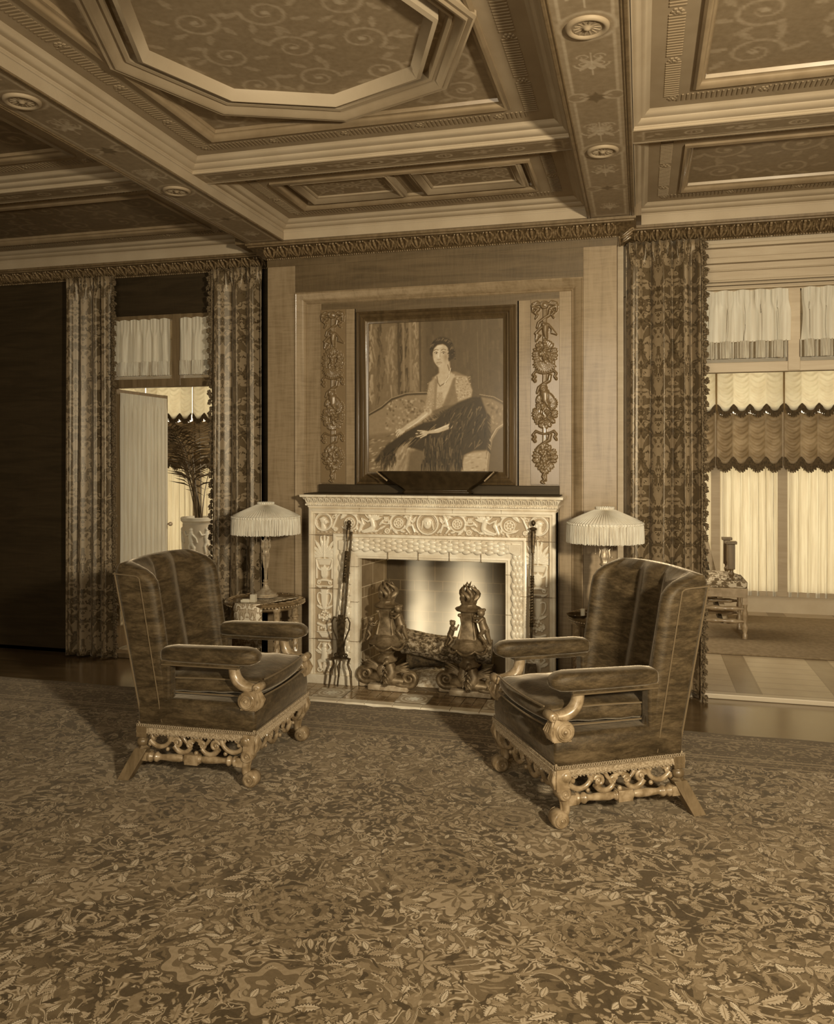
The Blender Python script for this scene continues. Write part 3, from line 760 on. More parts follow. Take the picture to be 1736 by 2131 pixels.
# ================================================================== rug, hearth, fireplace
Yf = 5.60
b = MB(); n = 160
top = []; 
for i in range(n + 1):
    x = -5.0 + 7.6 * i / n
    top.append((x, 5.184 + .006 * math.sin(x * 9) + (.012 * math.sin(x * 31) if -1.9 < x < -.9 else 0)))
poly = [(-5.0, -1.2), (2.6, -1.2)] + top[::-1]
b.prism(poly, lambda a, c, h: (a, c, h), 0.0, 0.006)
tag(b.build('rug', M['rug'], smooth=0), 'large worn oriental rug with dense floral pattern covering the floor', 'rug')

t = thing('hearth', 'glazed tile hearth slab in front of the fireplace', 'hearth', (0, 0, 0))
bx('hearth_slab', (-2.315, -0.53, 5.187, 5.580, 0, .010), M['tile'], t)
b = MB(); x = -2.315
while x < -.54:
    b.box(x + .002, min(x + .19, -.53) - .002, 5.19, 5.262, .004, .018); x += .19
b.build('border_tile_row', M['tile'], t, smooth=0, bevel=.002)
b = MB(); d = MB()
for i in range(24):
    x0 = -2.295 + i * .0728
    for j in range(5):
        y0 = 5.266 + j * .0728
        blk = i % 8
        if blk in (2, 3, 4) and 0 <= j <= 2: continue
        if x0 + .07 > -.55: continue
        b.box(x0 + .002, x0 + .0708, y0 + .002, min(y0 + .0708, 5.580), .004, .017)
b.build('dark_glazed_tiles', mat('dark_tile', mott(0.14, 0.26, scale=11), 0.22, coat=0.5), t, smooth=0, bevel=.002)
for i in (2, 10, 18):
    x0 = -2.295 + i * .0728; f = Field(.214, .214, .004, .26)
    f.ring(.107, .107, .085, .010, .45); f.ring(.107, .107, .055, .010, .45); f.disc(.107, .107, .03, h=.42, mode='mix')
    for q in range(8): f.leaf(.107, .107, q * math.pi / 4, .05, .014, .5, mode='mix')
    for sx in (.02, .194):
        for sy in (.02, .194): f.disc(sx, sy, .02, h=.42, mode='mix')
    f.mesh('medallion_tile', M['painted'], lambda a, c, h: (x0 + .002 + a, 5.268 + c, .0175), tone=True, parent=t)

# ---- the glazed terracotta surround
FP = thing('fireplace', 'cream glazed terracotta fireplace surround with relief figures and brick firebox', 'fireplace', (0, 0, 0))
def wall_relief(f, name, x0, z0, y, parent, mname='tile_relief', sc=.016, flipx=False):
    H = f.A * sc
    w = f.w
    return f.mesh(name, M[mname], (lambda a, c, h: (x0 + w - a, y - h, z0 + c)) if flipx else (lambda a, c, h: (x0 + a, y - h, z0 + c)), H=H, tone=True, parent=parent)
# structural body
b = MB()
b.box(-2.299, -1.932, Yf + .012, YB + .04, 0.07, 1.25); b.box(-.883, -.547, Yf + .012, YB + .04, 0.07, 1.25); b.box(-1.932, -.883, Yf + .012, YB + .04, .912, 1.25)
b.build('surround_core', M['tile'], FP, smooth=0)
# fillets (outer frame and the frame between frieze and leaf band)
def inv_u(name, xl, xr, zt, prof, zb=0.07):
    return MB().sweep([(xr, zb), (xr, zt), (xl, zt), (xl, zb)], prof, WALL(Yf), closed=False).build(name, M['tile'], FP, smooth=45)
inv_u('outer_fillet', -2.299, -.547, 1.262, [(0, -.16), (0, .006), (.006, .012), (.022, .012), (.026, .004), (.034, .002), (.040, .008), (.046, -.004), (.046, -.02)])
inv_u('inner_fillet', -2.112, -.741, 1.082, [(0, -.02), (0, .006), (.008, .010), (.020, .008), (.026, -.002), (.040, -.004), (.040, -.03)])
inv_u('opening_frame', -1.990, -.828, .966, [(0, -.03), (0, -.018), (.022, -.016), (.026, -.010), (.040, -.008), (.046, -.014), (.052, -.024), (.060, -.03), (.060, -.20)])
# overlapping leaf band
def leaf_scale_band(name, rows, place):
    b = MB()
    for s, k in rows:
        for off in ((-.5, .5) if k % 2 == 0 else (-1, 0, 1)):
            c = off * .034
            if abs(c) > .03: c = math.copysign(.030, c)
            b.tube([place(s - .030, c, .000), place(s - .016, c, .008), place(s + .002, c, .011), place(s + .018, c, .010), place(s + .030, c, .006)], [.012, .0168, .0155, .009, .001], 8, up=(0, -1, 0), flat=.5); b.tube([place(s - .014, c, .016), place(s + .026, c, .013)], .0016, 4)
            b.ell(place(s + .024, c + .017, .006), (.0045, .0045, .0045), 6, 4)
    return b.build(name, M['tile'], FP, smooth=60, recalc=False)
def band_base():
    MB().sweep([(-.776, .07), (-.776, 1.043), (-2.072, 1.043), (-2.072, .07)], [(0, -.008), (.02, .004), (.04, .006), (.06, -.002), (.084, -.020)], WALL(Yf), closed=False).build('leaf_band_ground', M['tile'], FP, smooth=60)
band_base()
leaf_scale_band('leaf_band', [(.12 + i * .040, i) for i in range(21)], lambda s, c, h: (-2.030 + c, Yf + .004 - h, .97 - s + .10))
leaf_scale_band('leaf_band', [(.12 + i * .040, i) for i in range(21)], lambda s, c, h: (-.804 + c * .8, Yf + .004 - h, .97 - s + .10))
leaf_scale_band('leaf_band', [(i * .040, i) for i in range(29)], lambda s, c, h: (-1.424 + (s - .56), Yf + .004 - h, 1.005 + c))
for sx, x in ((1, -2.06), (-1, -.79)):
    MB().loft([[(x + sx * q, Yf - .006 - .01 * k, z) for q, z in ((-.012, 1.035), (.075, 1.035), (.07, .985), (.015, .955), (-.012, .97))] for k in (0, 1)]).build('corner_leaf', M['tile'], FP, smooth=0, bevel=.006)
# shelf with leaf moulding and bead row
sl = [(-.547, YB + .03), (-.547, Yf), (-2.299, Yf), (-2.299, YB + .03)]
sl = [(-2.299, YB + .03), (-2.299, Yf), (-.547, Yf), (-.547, YB + .03)][::-1]
MB().sweep(sl, [(0, 1.262), (.006, 1.268), (.006, 1.275), (.014, 1.277), (.018, 1.285), (.012, 1.294), (.016, 1.298), (.020, 1.312), (.036, 1.334), (.042, 1.338), (.050, 1.340), (.052, 1.356), (.046, 1.359), (-.20, 1.3592)], lambda a, c, h: (a, c, h), closed=False).build('shelf', M['tile'], FP, smooth=45)
b = MB(); b.box(-2.325, -.52, Yf - .035, YB + .03, 1.3595, 1.3665); b.build('shelf_board', M['walnut_dark'], FP, smooth=0, bevel=.002)['label'] = 'thin dark wooden shelf board'
b = MB(); b.box(-2.30, -.546, Yf + .0, YB + .03, 1.25, 1.30)
b.build('shelf_core', M['tile'], FP, smooth=0)
b = MB(); n = 40; st = (1.752 + .04) / n
for i in range(n):
    s = -2.317 + (i + .5) * st
    b.tube([(s, Yf - .018, 1.297), (s, Yf - .024, 1.312), (s, Yf - .040, 1.334)], [.003, .007, .008], 6)
    for k in (-1, 1):
        b.tube([(s + k * .004, Yf - .018, 1.298), (s + k * .016, Yf - .025, 1.308), (s + k * .017, Yf - .036, 1.326), (s + k * .008, Yf - .044, 1.334)], [.003, .0055, .0055, .003], 5)
for i in range(110):
    s = -2.310 + i * .0163
    if i % 5 < 3: b.tube([(s - .007, Yf - .020, 1.285), (s + .007, Yf - .020, 1.285)], .0068, 6)
    else: b.ell((s, Yf - .020, 1.285), (.004, .008, .008), 6, 4)
b.build('shelf_leaf_moulding', M['tile'], FP, smooth=60, recalc=False)
# tile joints on the shelf edge
b = MB()
for i in range(1, 10): bx('tile_joint', (-2.33 + i * .184, -2.3285 + i * .184, Yf - .0525, Yf - .03, 1.338, 1.36), M['flute'], FP)
# frieze
W = 1.661; f = Field(W, .163, .0028)
def putto_fly(f, x, s=1.0):
    f.disc(x + .005, .128, .017, .019, 1.0)
    f.stroke([(x + .018, .108), (x + .030, .080), (x + .034, .055)], .019, .021, 1.0)
    f.stroke([(x + .034, .052), (x, .034), (x - .048, .018)], .017, .009, .95); f.stroke([(x + .040, .048), (x + .02, .022), (x - .035, .012)], .014, .008, .8)
    f.stroke([(x + .018, .100), (x - .008, .088), (x - .040, .105)], .010, .007, .95); f.stroke([(x + .02, .105), (x - .01, .118), (x - .030, .142)], .008, .005, .8)
    for q in range(5): f.leaf(x + .030, .095, R(20 + 18 * q), .072 - .006 * q, .012, .8, 3)
    f.stroke(spiral(x - .028, .150, .010, .004, 0, .8), .004, .004, .8)
def rosette(f, x, y, r):
    f.ring(x, y, r, .006, .85)
    for q in range(7): f.disc(x + r * .55 * math.cos(q * .9), y + r * .55 * math.sin(q * .9), r * .30, h=.8)
    f.disc(x, y, r * .22, h=1.0)
def acan(f, cx, cy, r, a0, sg):
    f.stroke(spiral(cx, cy, r * 1.45, r * 1.1, a0, sg * .75), .013, .006, .75)
    for t in range(6):
        a = a0 + sg * t * .75; f.leaf(cx + r * 1.35 * math.cos(a), cy + r * 1.35 * math.sin(a), a + sg * 1.3, .036, .011, .8, 2)
def medallion(f, x, y, r, face=True, side=1):
    f.ring(x, y, r, .008, .9); f.ring(x, y, r * .82, .003, .5)
    if face == 'front':
        f.disc(x, y - .002, r * .42, r * .52, .95); f.disc(x, y + r * .25, r * .52, r * .38, .7)
        for s in (-1, 1): f.disc(x + s * r * .17, y + r * .06, r * .09, r * .05, -.35, mode='add'); f.stroke([(x + s * r * .45, y + r * .2), (x + s * r * .55, y - r * .5)], r * .12, r * .08, .6)
        f.stroke([(x, y + r * .1), (x, y - r * .12)], r * .05, r * .09, 1.15); f.disc(x, y - r * .27, r * .12, r * .035, -.3, mode='add')
    else:
        f.disc(x - side * r * .05, y + r * .18, r * .44, r * .46, .85); f.disc(x + side * r * .25, y - .0, r * .24, r * .38, .85)
        f.stroke([(x + side * r * .42, y + r * .18), (x + side * r * .56, y - r * .06), (x + side * r * .40, y - r * .1)], r * .08, r * .08, .8)
        f.stroke([(x - side * r * .1, y - r * .2), (x, y - r * .72)], r * .28, r * .42, .7)
        f.stroke([(x - side * r * .5, y + r * .3), (x, y + r * .55), (x + side * r * .3, y + r * .4)], r * .06, r * .06, 1.0)
half = W / 2
for sg in (0, 1):
    g2 = Field(W, .163, .0028)
    medallion(g2, .066, .080, .062, True, 1 if sg == 0 else -1 * -1)
    acan(g2, .262, .080, .047, 2.6, -1); rosette(g2, .262, .076, .036)
    g2.stroke([(.135, .04), (.17, .12), (.20, .15)], .012, .006, .7); g2.disc(.16, .135, .012, h=.7); g2.stroke(spiral(.145, .115, .016, .006, 0, 1), .005, .004, .7)
    g2.ring(.157, .030, .012, .006, .7); g2.disc(.157, .03, .006, h=.9)
    putto_fly(g2, .405)
    g2.stroke([(.335, .02), (.36, .075)], .012, .018, .8); g2.stroke([(.365, .07), (.352, .11)], .014, .008, .8)
    for q in range(9): g2.disc(.525 + .012 * (q % 3) - .003 * (q // 3), .095 + .012 * (q // 3), .0075, h=.85)
    g2.stroke([(.500, .082), (.530, .074), (.570, .078)], .008, .006, .8); g2.ring(.540, .025, .016, .007, .7); g2.disc(.54, .025, .008, h=.9)
    acan(g2, .622, .082, .044, 1.2, 1); rosette(g2, .622, .082, .032)
    for lx, ly, la, ll in ((.19, .10, .6, .07), (.20, .05, -.4, .06), (.315, .13, 2.4, .06), (.33, .10, -1.0, .06), (.345, .145, .2, .05), (.455, .15, -.3, .06), (.47, .03, .5, .07), (.48, .06, .9, .06), (.555, .13, .5, .05), (.575, .04, -.6, .05), (.66, .04, .8, .05), (.655, .12, .4, .05), (.50, .13, 2.6, .05), (.42, .02, .1, .06), (.75, .13, -2.2, .05), (.73, .05, -.9, .04)): g2.leaf(lx, ly, la, ll, .013, .7, 3)
    for lx, ly in ((.225, .15), (.305, .02), (.30, .148), (.49, .155), (.585, .15), (.60, .015), (.66, .15), (.68, .01), (.76, .15), (.35, .03), (.455, .02)): g2.disc(lx, ly, .009, h=.75)
    g2.disc(.712, .140, .015, .017, .95); g2.stroke([(.706, .118), (.694, .085), (.690, .070)], .016, .017, .9)
    g2.stroke([(.690, .068), (.722, .070), (.738, .022)], .013, .008, .85); g2.stroke([(.688, .062), (.678, .045), (.700, .018)], .011, .008, .8)
    g2.stroke([(.705, .112), (.725, .085), (.74, .10)], .008, .006, .85)
    g2.stroke([(.665, .15), (.70, .085), (.76, .02)], .008, .008, .6)
    A = g2.A if sg == 0 else g2.A[:, ::-1]; f.A = np.maximum(f.A, A)
medallion(f, half, .082, .074, 'front')
f.disc(half, .16, .02, .012, .7)
for x in np.arange(0.02, W, .031):
    for z in (.006, .157): f.disc(x, z, .010, .006, .35)
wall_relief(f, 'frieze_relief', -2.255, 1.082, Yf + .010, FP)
# pilasters
def pilaster():
    f = Field(.146, 1.0, .0028); c = .073
    # acanthus at the top
    for sg in (-1, 1):
        for q in range(5): f.leaf(c, .985 - .15, R(90) - sg * R(12 + 20 * q), .15 - .012 * q, .017, .95, 3)
        f.stroke(spiral(c + sg * .045, .850, .020, .006, R(90), -sg * 1.1), .008, .005, .8)
        f.disc(c + sg * .022, .975, .007, h=.9)
    f.stroke([(c, .98), (c, .83)], .010, .012, 1.0)
    # bowl and swag
    f.poly([(c - .058, .815), (c + .058, .815), (c + .040, .770), (c - .040, .770)], .6, .006); f.stroke([(c - .06, .815), (c + .06, .815)], .006, .006, .9)
    f.stroke(bez((c - .062, .81), (c - .050, .72), (c - .02, .73), (c, .765)), .009, .009, .9); f.stroke(bez((c + .062, .81), (c + .050, .72), (c + .02, .73), (c, .765)), .009, .009, .9)
    for sg in (-1, 1): f.stroke([(c + sg * .060, .80), (c + sg * .058, .69)], .007, .010, .8); f.disc(c + sg * .058, .68, .009, h=.8)
    f.poly([(c - .030, .76), (c + .030, .76), (c + .028, .70), (c + .014, .675), (c - .014, .675), (c - .028, .70)], .8, .008)
    for q in range(-3, 4): f.stroke([(c + q * .008, .755), (c + q * .005, .69)], .003, .003, 1.05)
    f.stroke([(c - .05, .655), (c - .02, .665), (c + .02, .665), (c + .05, .655)], .010, .010, .85)
    for sg in (-1, 1): f.stroke(spiral(c + sg * .045, .648, .016, .004, R(90), sg * 1), .006, .004, .8)
    # vase with handles
    f.stroke([(c - .052, .622), (c + .052, .622)], .007, .007, .9)
    f.poly([(c - .030, .60), (c + .030, .60), (c + .024, .50), (c + .012, .455), (c - .012, .455), (c - .024, .50)], .85, .008)
    for sg in (-1, 1):
        f.stroke(bez((c + sg * .018, .565), (c + sg * .06, .60), (c + sg * .065, .53), (c + sg * .03, .49)), .007, .006, .9); f.leaf(c, .455, R(90) - sg * 1.1, .07, .014, .8)
        f.leaf(c + sg * .02, .61, R(90) - sg * 1.2, .05, .012, .8)
    r = random.Random(3)
    for q in range(34):
        a = r.uniform(0, 6.28); d = r.random() ** .5
        f.disc(c + .048 * d * math.cos(a), .41 + .036 * d * math.sin(a), .0095, h=.8 + .2 * r.random())
    f.stroke([(c - .05, .355), (c - .01, .340), (c + .01, .34), (c + .05, .355)], .012, .012, .8)
    for q in range(16): f.disc(c + r.uniform(-.05, .05), .325 + r.uniform(-.014, .014), .009, h=.8)
    # tazza
    f.poly([(c - .052, .295), (c + .052, .295), (c + .02, .255), (c - .02, .255)], .7, .006); f.stroke([(c - .055, .297), (c + .055, .297)], .006, .006, .95)
    f.stroke([(c - .045, .235), (c + .045, .235)], .009, .009, .7)
    # kneeling figure
    f.disc(c, .195, .019, .022, 1.0); f.disc(c, .212, .026, .012, .7)
    f.stroke([(c - .004, .172), (c, .130), (c - .004, .105)], .024, .027, 1.0)
    for sg in (-1, 1):
        f.stroke([(c + sg * .024, .162), (c + sg * .048, .185), (c + sg * .030, .215)], .010, .007, .9)
        f.leaf(c + sg * .02, .14, R(90) - sg * R(60), .06, .016, .7, 3)
        f.stroke([(c + sg * .010, .095), (c + sg * .042, .085), (c + sg * .030, .040)], .018, .012, .85)
        f.stroke(spiral(c + sg * .038, .030, .020, .005, 0, sg * 1), .008, .005, .8)
    f.leaf(c, .0, R(90), .09, .02, .7)
    return f
pf = pilaster()
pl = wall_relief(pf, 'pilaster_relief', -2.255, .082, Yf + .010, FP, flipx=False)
pr = pl.copy(); scene.collection.objects.link(pr); pr.parent = FP; pr.location.x = 1.661 - .146 * .0 - .146
# plain plinth blocks
for q in ((-2.31, -1.985, Yf - .018, YB + .03, 0.0, .078), (-1.985, -1.925, Yf + .0, YB + .1, 0, .07), (-.86, -.538, Yf - .018, YB + .03, 0.0, .078), (-.89, -.86, Yf, YB + .1, 0, .07)):
    bx('plinth', q, M['tile'], FP, bev=.005)
# joints across the pilasters
b = MB()
for xx0, xx1, z in ((-2.30, -2.11, 1.07), (-2.30, -2.07, .69), (-2.30, -2.07, .33), (-.745, -.546, 1.06), (-.78, -.546, .69), (-.78, -.546, .33), (-1.99, -1.93, .85), (-1.99, -1.93, .60), (-1.99, -1.93, .32), (-.885, -.828, .83), (-.885, -.828, .56)):
    bx('tile_joint', (xx0, xx1, Yf - .014 if xx1 - xx0 > .1 else Yf + .004, Yf + .03, z - .0012, z + .0012), M['flute'], FP)
for i in range(1, 5): bx('tile_joint', (-1.93 + i * .22, -1.9285 + i * .22, Yf - .004, Yf + .03, .905, 1.05), M['flute'], FP)
for i in range(1, 5): bx('tile_joint', (-2.25 + i * .335, -2.2485 + i * .335, Yf - .014, Yf + .02, 1.24, 1.264), M['flute'], FP)
# ---- fire chamber
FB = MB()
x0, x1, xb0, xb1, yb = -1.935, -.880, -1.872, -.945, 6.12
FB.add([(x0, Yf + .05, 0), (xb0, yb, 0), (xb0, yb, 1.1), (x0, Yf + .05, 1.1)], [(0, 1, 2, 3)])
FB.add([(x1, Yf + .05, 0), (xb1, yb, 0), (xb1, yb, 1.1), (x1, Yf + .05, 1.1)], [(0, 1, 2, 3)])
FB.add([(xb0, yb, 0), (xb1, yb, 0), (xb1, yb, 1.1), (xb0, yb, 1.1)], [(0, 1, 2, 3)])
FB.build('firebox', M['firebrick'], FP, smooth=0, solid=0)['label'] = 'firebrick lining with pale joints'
b = MB(); b.box(x0, x1, Yf - .018, yb, 0, .014); b.build('firebox_floor', M['firebrick'], FP, smooth=0)
b = MB(); b.box(-2.0, -.8, Yf + .2, 6.25, 1.10, 1.12); b.build('flue', M['soot'], FP, smooth=0)

# ---- andirons
def andiron(name, X, Y, lab, grp):
    t = thing(name, lab, 'andiron', (X, Y, 0.018), 0, grp); t.scale = (1, 1, .935)
    m = M['bronze']
    b = MB()   # stone-like feet blocks
    b.box(-.125, .165, -.060, -.005, 0, .045); b.box(-.215, -.10, .02, .07, 0, .042)
    b.build('foot_block', M['soot_stone'], t, smooth=0, bevel=.010, seg=3)['label'] = 'pale worn base block'
    # griffins back to back with coiled tails
    for sg, yo in ((-1, .03), (1, -.03)):
        g = MB()
        s = lambda x: sg * x
        g.tube([(s(.015), yo - .01, .055), (s(.032), yo, .100), (s(.042), yo, .150), (s(.030), yo, .200)], [.042, .052, .046, .030], 14)
        for q in range(9): g.tube([(s(.010 + .010 * (q % 3)), yo - .048 - .004 * (q % 2), .165 - .012 * q), (s(.016 + .010 * (q % 3)), yo - .058, .150 - .012 * q)], [.010, .004], 5)
        g.tube([(s(.05), yo, .08), (s(.10), yo, .075), (s(.13), yo, .07)], [.045, .038, .028], 10)
        sp = spiral(s(.165), .098, .056, .010, R(-90), sg * 1.5, 40)
        g.tube([(a, yo, c) for a, c in [(s(.085), .058), (s(.125), .045)] + sp], [.028, .026] + [.024 - .015 * i / 40 for i in range(41)], 10, up=(0, 1, 0), flat=1.3)
        g.tube([(s(.02), yo - .025, .075), (s(.005), yo - .045, .060), (s(.01), yo - .05, .052)], [.018, .015, .020], 8)
        for q in range(3): g.ell((s(.0 + q * .012), yo - .062, .050), (.005, .014, .006), 6, 4)
        g.build('griffin_body', m, t, smooth=60)
        w = MB()
        for q in range(5):
            w.tube([(s(.045), yo - .014, .125), (s(.085 + .008 * q), yo - .018, .155 + .010 * (4 - q) * .6), (s(.135 + .012 * q), yo - .016, .205 - .018 * q), (s(.165 + .004 * q), yo - .012, .218 - .024 * q)], [.014, .014, .010, .002], 6)
        w.build('wing', m, t, smooth=60)
        h = MB(); h.ell((s(.012), yo - .02, .215), (.024, .026, .026), 10, 7); h.tube([(s(.004), yo - .035, .212), (s(-.006), yo - .055, .198)], [.012, .004], 6)
        h.build('griffin_head', m, t, smooth=60)
    b = MB().lathe([(.02, .17), (.058, .20), (.070, .215), (.062, .228), (.048, .240), (.044, .262), (.052, .272), (.058, .280), (.050, .288), (.045, .292)], (0, 0, 0), 28)
    b.build('base_neck', m, t, smooth=50)
    b = MB().lathe([(.045, .290), (.070, .300), (.105, .322), (.124, .345), (.126, .352), (.116, .358), (.112, .364), (.100, .372), (.096, .395), (.090, .402), (.076, .408), (.070, .414)], (0, 0, 0), 36, rib=(12, .015))
    b.build('urn_body', m, t, smooth=50)
    b = MB()
    for q in range(6):
        a0 = q * math.pi / 3
        pts = [(.122 * math.cos(a0 + u * math.pi / 3), .122 * math.sin(a0 + u * math.pi / 3), .340 - .028 * math.sin(u * math.pi)) for u in [i / 6 for i in range(7)]]
        b.tube(pts, [.006, .009, .011, .012, .011, .009, .006], 6); b.ell(pts[0], (.010, .010, .012), 6, 4)
    b.build('urn_swag', m, t, smooth=60)
    b = MB().lathe([(.066, .410), (.064, .430), (.052, .470), (.040, .515), (.038, .545), (.044, .575), (.052, .590), (.046, .598), (.040, .602)], (0, 0, 0), 32, sq=.75)
    b.build('column', m, t, smooth=50)
    b = MB()
    for k in range(4):
        a = k * math.pi / 2 + math.pi / 4; ca, sa = math.cos(a), math.sin(a)
        rr = lambda z: .066 if z < .42 else (.040 + .02 * ((z - .53) / .07) if z > .53 else .066 - .022 * (z - .42) / .11)
        b.tube([((rr(z) * 1.2) * ca, (rr(z) * 1.2) * sa, z) for z in (.415, .44, .48, .52, .56, .59)], [.013, .011, .007, .007, .010, .014], 7)
        b.ell((.072 * ca, .072 * sa, .582), (.016, .016, .014), 8, 5)
    b.build('corner_scroll', m, t, smooth=60)
    b = MB().lathe([(.040, .600), (.060, .602), (.088, .612), (.092, .622), (.080, .632), (.060, .640), (.050, .652), (.052, .662), (.056, .668), (.048, .676), (.030, .680)], (0, 0, 0), 32, rib=(8, .035))
    b.build('cap', m, t, smooth=50)
    b = MB()
    for q in range(9):
        a = q * 2.4; r0 = .020 + .008 * (q % 3); hgt = .105 + .035 * ((q * 7) % 4) / 3 - .02 * (q % 2)
        pts = []; lean = .022 * math.cos(a * 1.7); hgt += .02
        for i in range(10):
            u = i / 9; ra = r0 * (1.5 * math.sin(math.pi * (.18 + .72 * u)) + .05); aa = a + .7 * math.sin(u * 4.5)
            pts.append((ra * math.cos(aa) + lean * u * u + .010 * math.sin(u * 6 + q), ra * math.sin(aa), .672 + hgt * u))
        b.tube(pts, [.015, .020, .021, .020, .0175, .0145, .011, .008, .005, .001], 6)
    b.ell((0, 0, .702), (.030, .030, .036), 12, 8)
    b.build('flame_finial', m, t, smooth=60)
    # two cherubs climbing the column
    for sg, (cx, cz, hh) in ((1, (.098, .445, .215)), (-1, (-.104, .405, .155))):
        c = MB(); k = hh / .17; P = lambda x, y, z: (cx + sg * x * k, -.045 + y * k, cz + z * k)
        c.ell(P(-.004, -.005, .128), (.022 * k, .022 * k, .024 * k), 12, 8)
        for q in range(7): c.ell(P(-.004 + .016 * math.cos(q), .0 + .014 * math.sin(q * 1.3), .142), (.009 * k,) * 3, 6, 4)
        c.tube([P(-.002, 0, .110), P(-.004, 0, .095), P(.004, 0, .065), P(.014, 0, .035)], [.010 * k, .023 * k, .022 * k, .025 * k], 10)
        c.tube([P(-.014, -.01, .100), P(-.038, -.012, .092), P(-.050, .0, .120)], [.010 * k, .009 * k, .006 * k], 7)
        c.tube([P(.006, -.015, .098), P(-.014, -.028, .078), P(-.042, -.015, .082)], [.010 * k, .008 * k, .006 * k], 7)
        c.tube([P(.016, -.012, .035), P(-.004, -.022, .005), P(.022, -.018, -.035), P(.026, -.028, -.040)], [.017 * k, .014 * k, .009 * k, .007 * k], 8)
        c.tube([P(.022, .008, .035), P(.030, .004, -.002), P(.044, .008, -.045), P(.046, -.004, -.050)], [.017 * k, .014 * k, .009 * k, .007 * k], 8)
        c.build('cherub_figure', m, t, smooth=70)
    b = MB(); b.box(-.015, .015, .0, .50, .10, .125); b.box(-.012, .012, .44, .47, 0, .11)
    b.build('log_bar', M['iron'], t, smooth=0)
    return t
M['soot_stone'] = mat('soot_stone', mott(0.22, 0.42, scale=26), 0.8, bump=lambda g: g.noise(g.coord(), 40, 4), bstr=.4)
andiron('andiron', -1.700, 5.555, 'bronze andiron with flame finial and climbing cherubs, nearer the left brick side', 'pair of flame andirons')
andiron('andiron', -1.125, 5.555, 'bronze andiron with flame finial, right one standing before the brightest flames', 'pair of flame andirons')

# ---- logs, ash, flames
def log(name, p, q, r, label, m='bark', seed=1):
    rr = random.Random(seed); P, Q = Vector(p), Vector(q); d = (Q - P).normalized(); a = d.cross(Vector((0, 0, 1))).normalized(); c = d.cross(a)
    rings = []; n = 40
    for i in range(n + 1):
        u = i / n; ctr = P + (Q - P) * u + Vector((0, 0, .02 * math.sin(u * 4 + seed)))
        rings.append([tuple(ctr + (a * math.cos(k * math.pi / 16) + c * math.sin(k * math.pi / 16)) * (r * (1 + .10 * math.sin(k * .6 + seed) + .06 * math.sin(u * 9 + k * .4) + .05 * rr.random()))) for k in range(32)])
    return tag(MB().loft(rings).build(name, M[m], smooth=50), label, 'log')
log('log', (-1.66, 5.80, .285), (-1.02, 5.86, .255), .085, 'thick burning log with white ash bark lying across the andirons', seed=2)
M['charred'] = mat('charred', mott(0.02, 0.10, scale=30), 0.9, bump=lambda g: g.noise(g.coord(), 45, 6, .7), bstr=1.0, bdist=.012)
log('log', (-1.66, 5.90, .15), (-1.36, 5.98, .13), .050, 'short charred log under the big one at left', 'charred', seed=5)
log('log', (-1.28, 6.00, .095), (-1.02, 5.95, .105), .045, 'split charred log under the big one at right', 'charred', seed=8)
n = 46; P = []
rr = random.Random(4)
for i in range(n):
    row = []
    for j in range(30):
        x = -1.84 + i / (n - 1) * .86; y = 5.68 + j / 29 * .40
        e = math.sin(math.pi * i / (n - 1)) * math.sin(math.pi * j / 29)
        row.append((x, y, .012 + .07 * e ** .6 + .022 * rr.random() * e))
    P.append(row)
tag(MB().grid(P).build('ash_heap', M['ash'], smooth=60), 'heap of pale ash and embers under the logs', 'ash', kind='stuff')
# flames: an emissive gas volume with soft tongues
def flame_mat():
    m = bpy.data.materials.new('flame'); m.use_nodes = True; nt = m.node_tree; g = G(nt); nt.nodes.remove(nt.nodes['Principled BSDF'])
    x, y, z = g.xyz(g.coord('Object'))
    wob = (g.noise(g.vec(0.0, 0.0, z), 4, 2) - .5) * .12
    def tongue(cx, w, h, s):
        d = ((x - cx + wob) * (1 / w)); d = d * d; e = (d * -1).m('EXPONENT')
        yy = (y * (1 / .12)); e = e * ((yy * yy) * -1).m('EXPONENT')
        return e * g.step(z, h, h * .25) * s
    n = nt.nodes['Material Output']
    up = lambda v, a, b_: g.step(v, a, b_)
    def fall(h): 
        q = nt.nodes.new('ShaderNodeMapRange'); q.interpolation_type = 'SMOOTHSTEP'
        g.put(q.inputs[0], z); q.inputs[1].default_value = .12; q.inputs[2].default_value = h; q.inputs[3].default_value = 1; q.inputs[4].default_value = 0
        return S(g, q.outputs[0])
    def tg(cx, w, h, s):
        d = (x - cx + wob) * (1 / w); e = ((d * d) * -1).m('EXPONENT'); q = y * (1 / .11); e = e * (((q * q) * -1).m('EXPONENT'))
        return e * fall(h) * s
    den = tg(-.27, .075, .95, 4.2) + tg(.10, .12, 1.0, 7.0) + tg(-.08, .28, .60, 2.8)
    low = nt.nodes.new('ShaderNodeMapRange'); g.put(low.inputs[0], z); low.inputs[1].default_value = .0; low.inputs[2].default_value = .10
    den = den * S(g, low.outputs[0])
    em = nt.nodes.new('ShaderNodeEmission'); em.inputs[0].default_value = (1.0, .80, .48, 1); g.put(em.inputs[1], den)
    nt.links.new(em.outputs[0], n.inputs['Volume'])
    return m
b = MB().box(-.36, .36, -.11, .11, 0, .76)
o = b.build('fire_flames', flame_mat(), smooth=0, loc=(-1.32, 5.995, .22)); tag(o, 'soft glowing flames rising behind the logs', 'flames', kind='stuff')

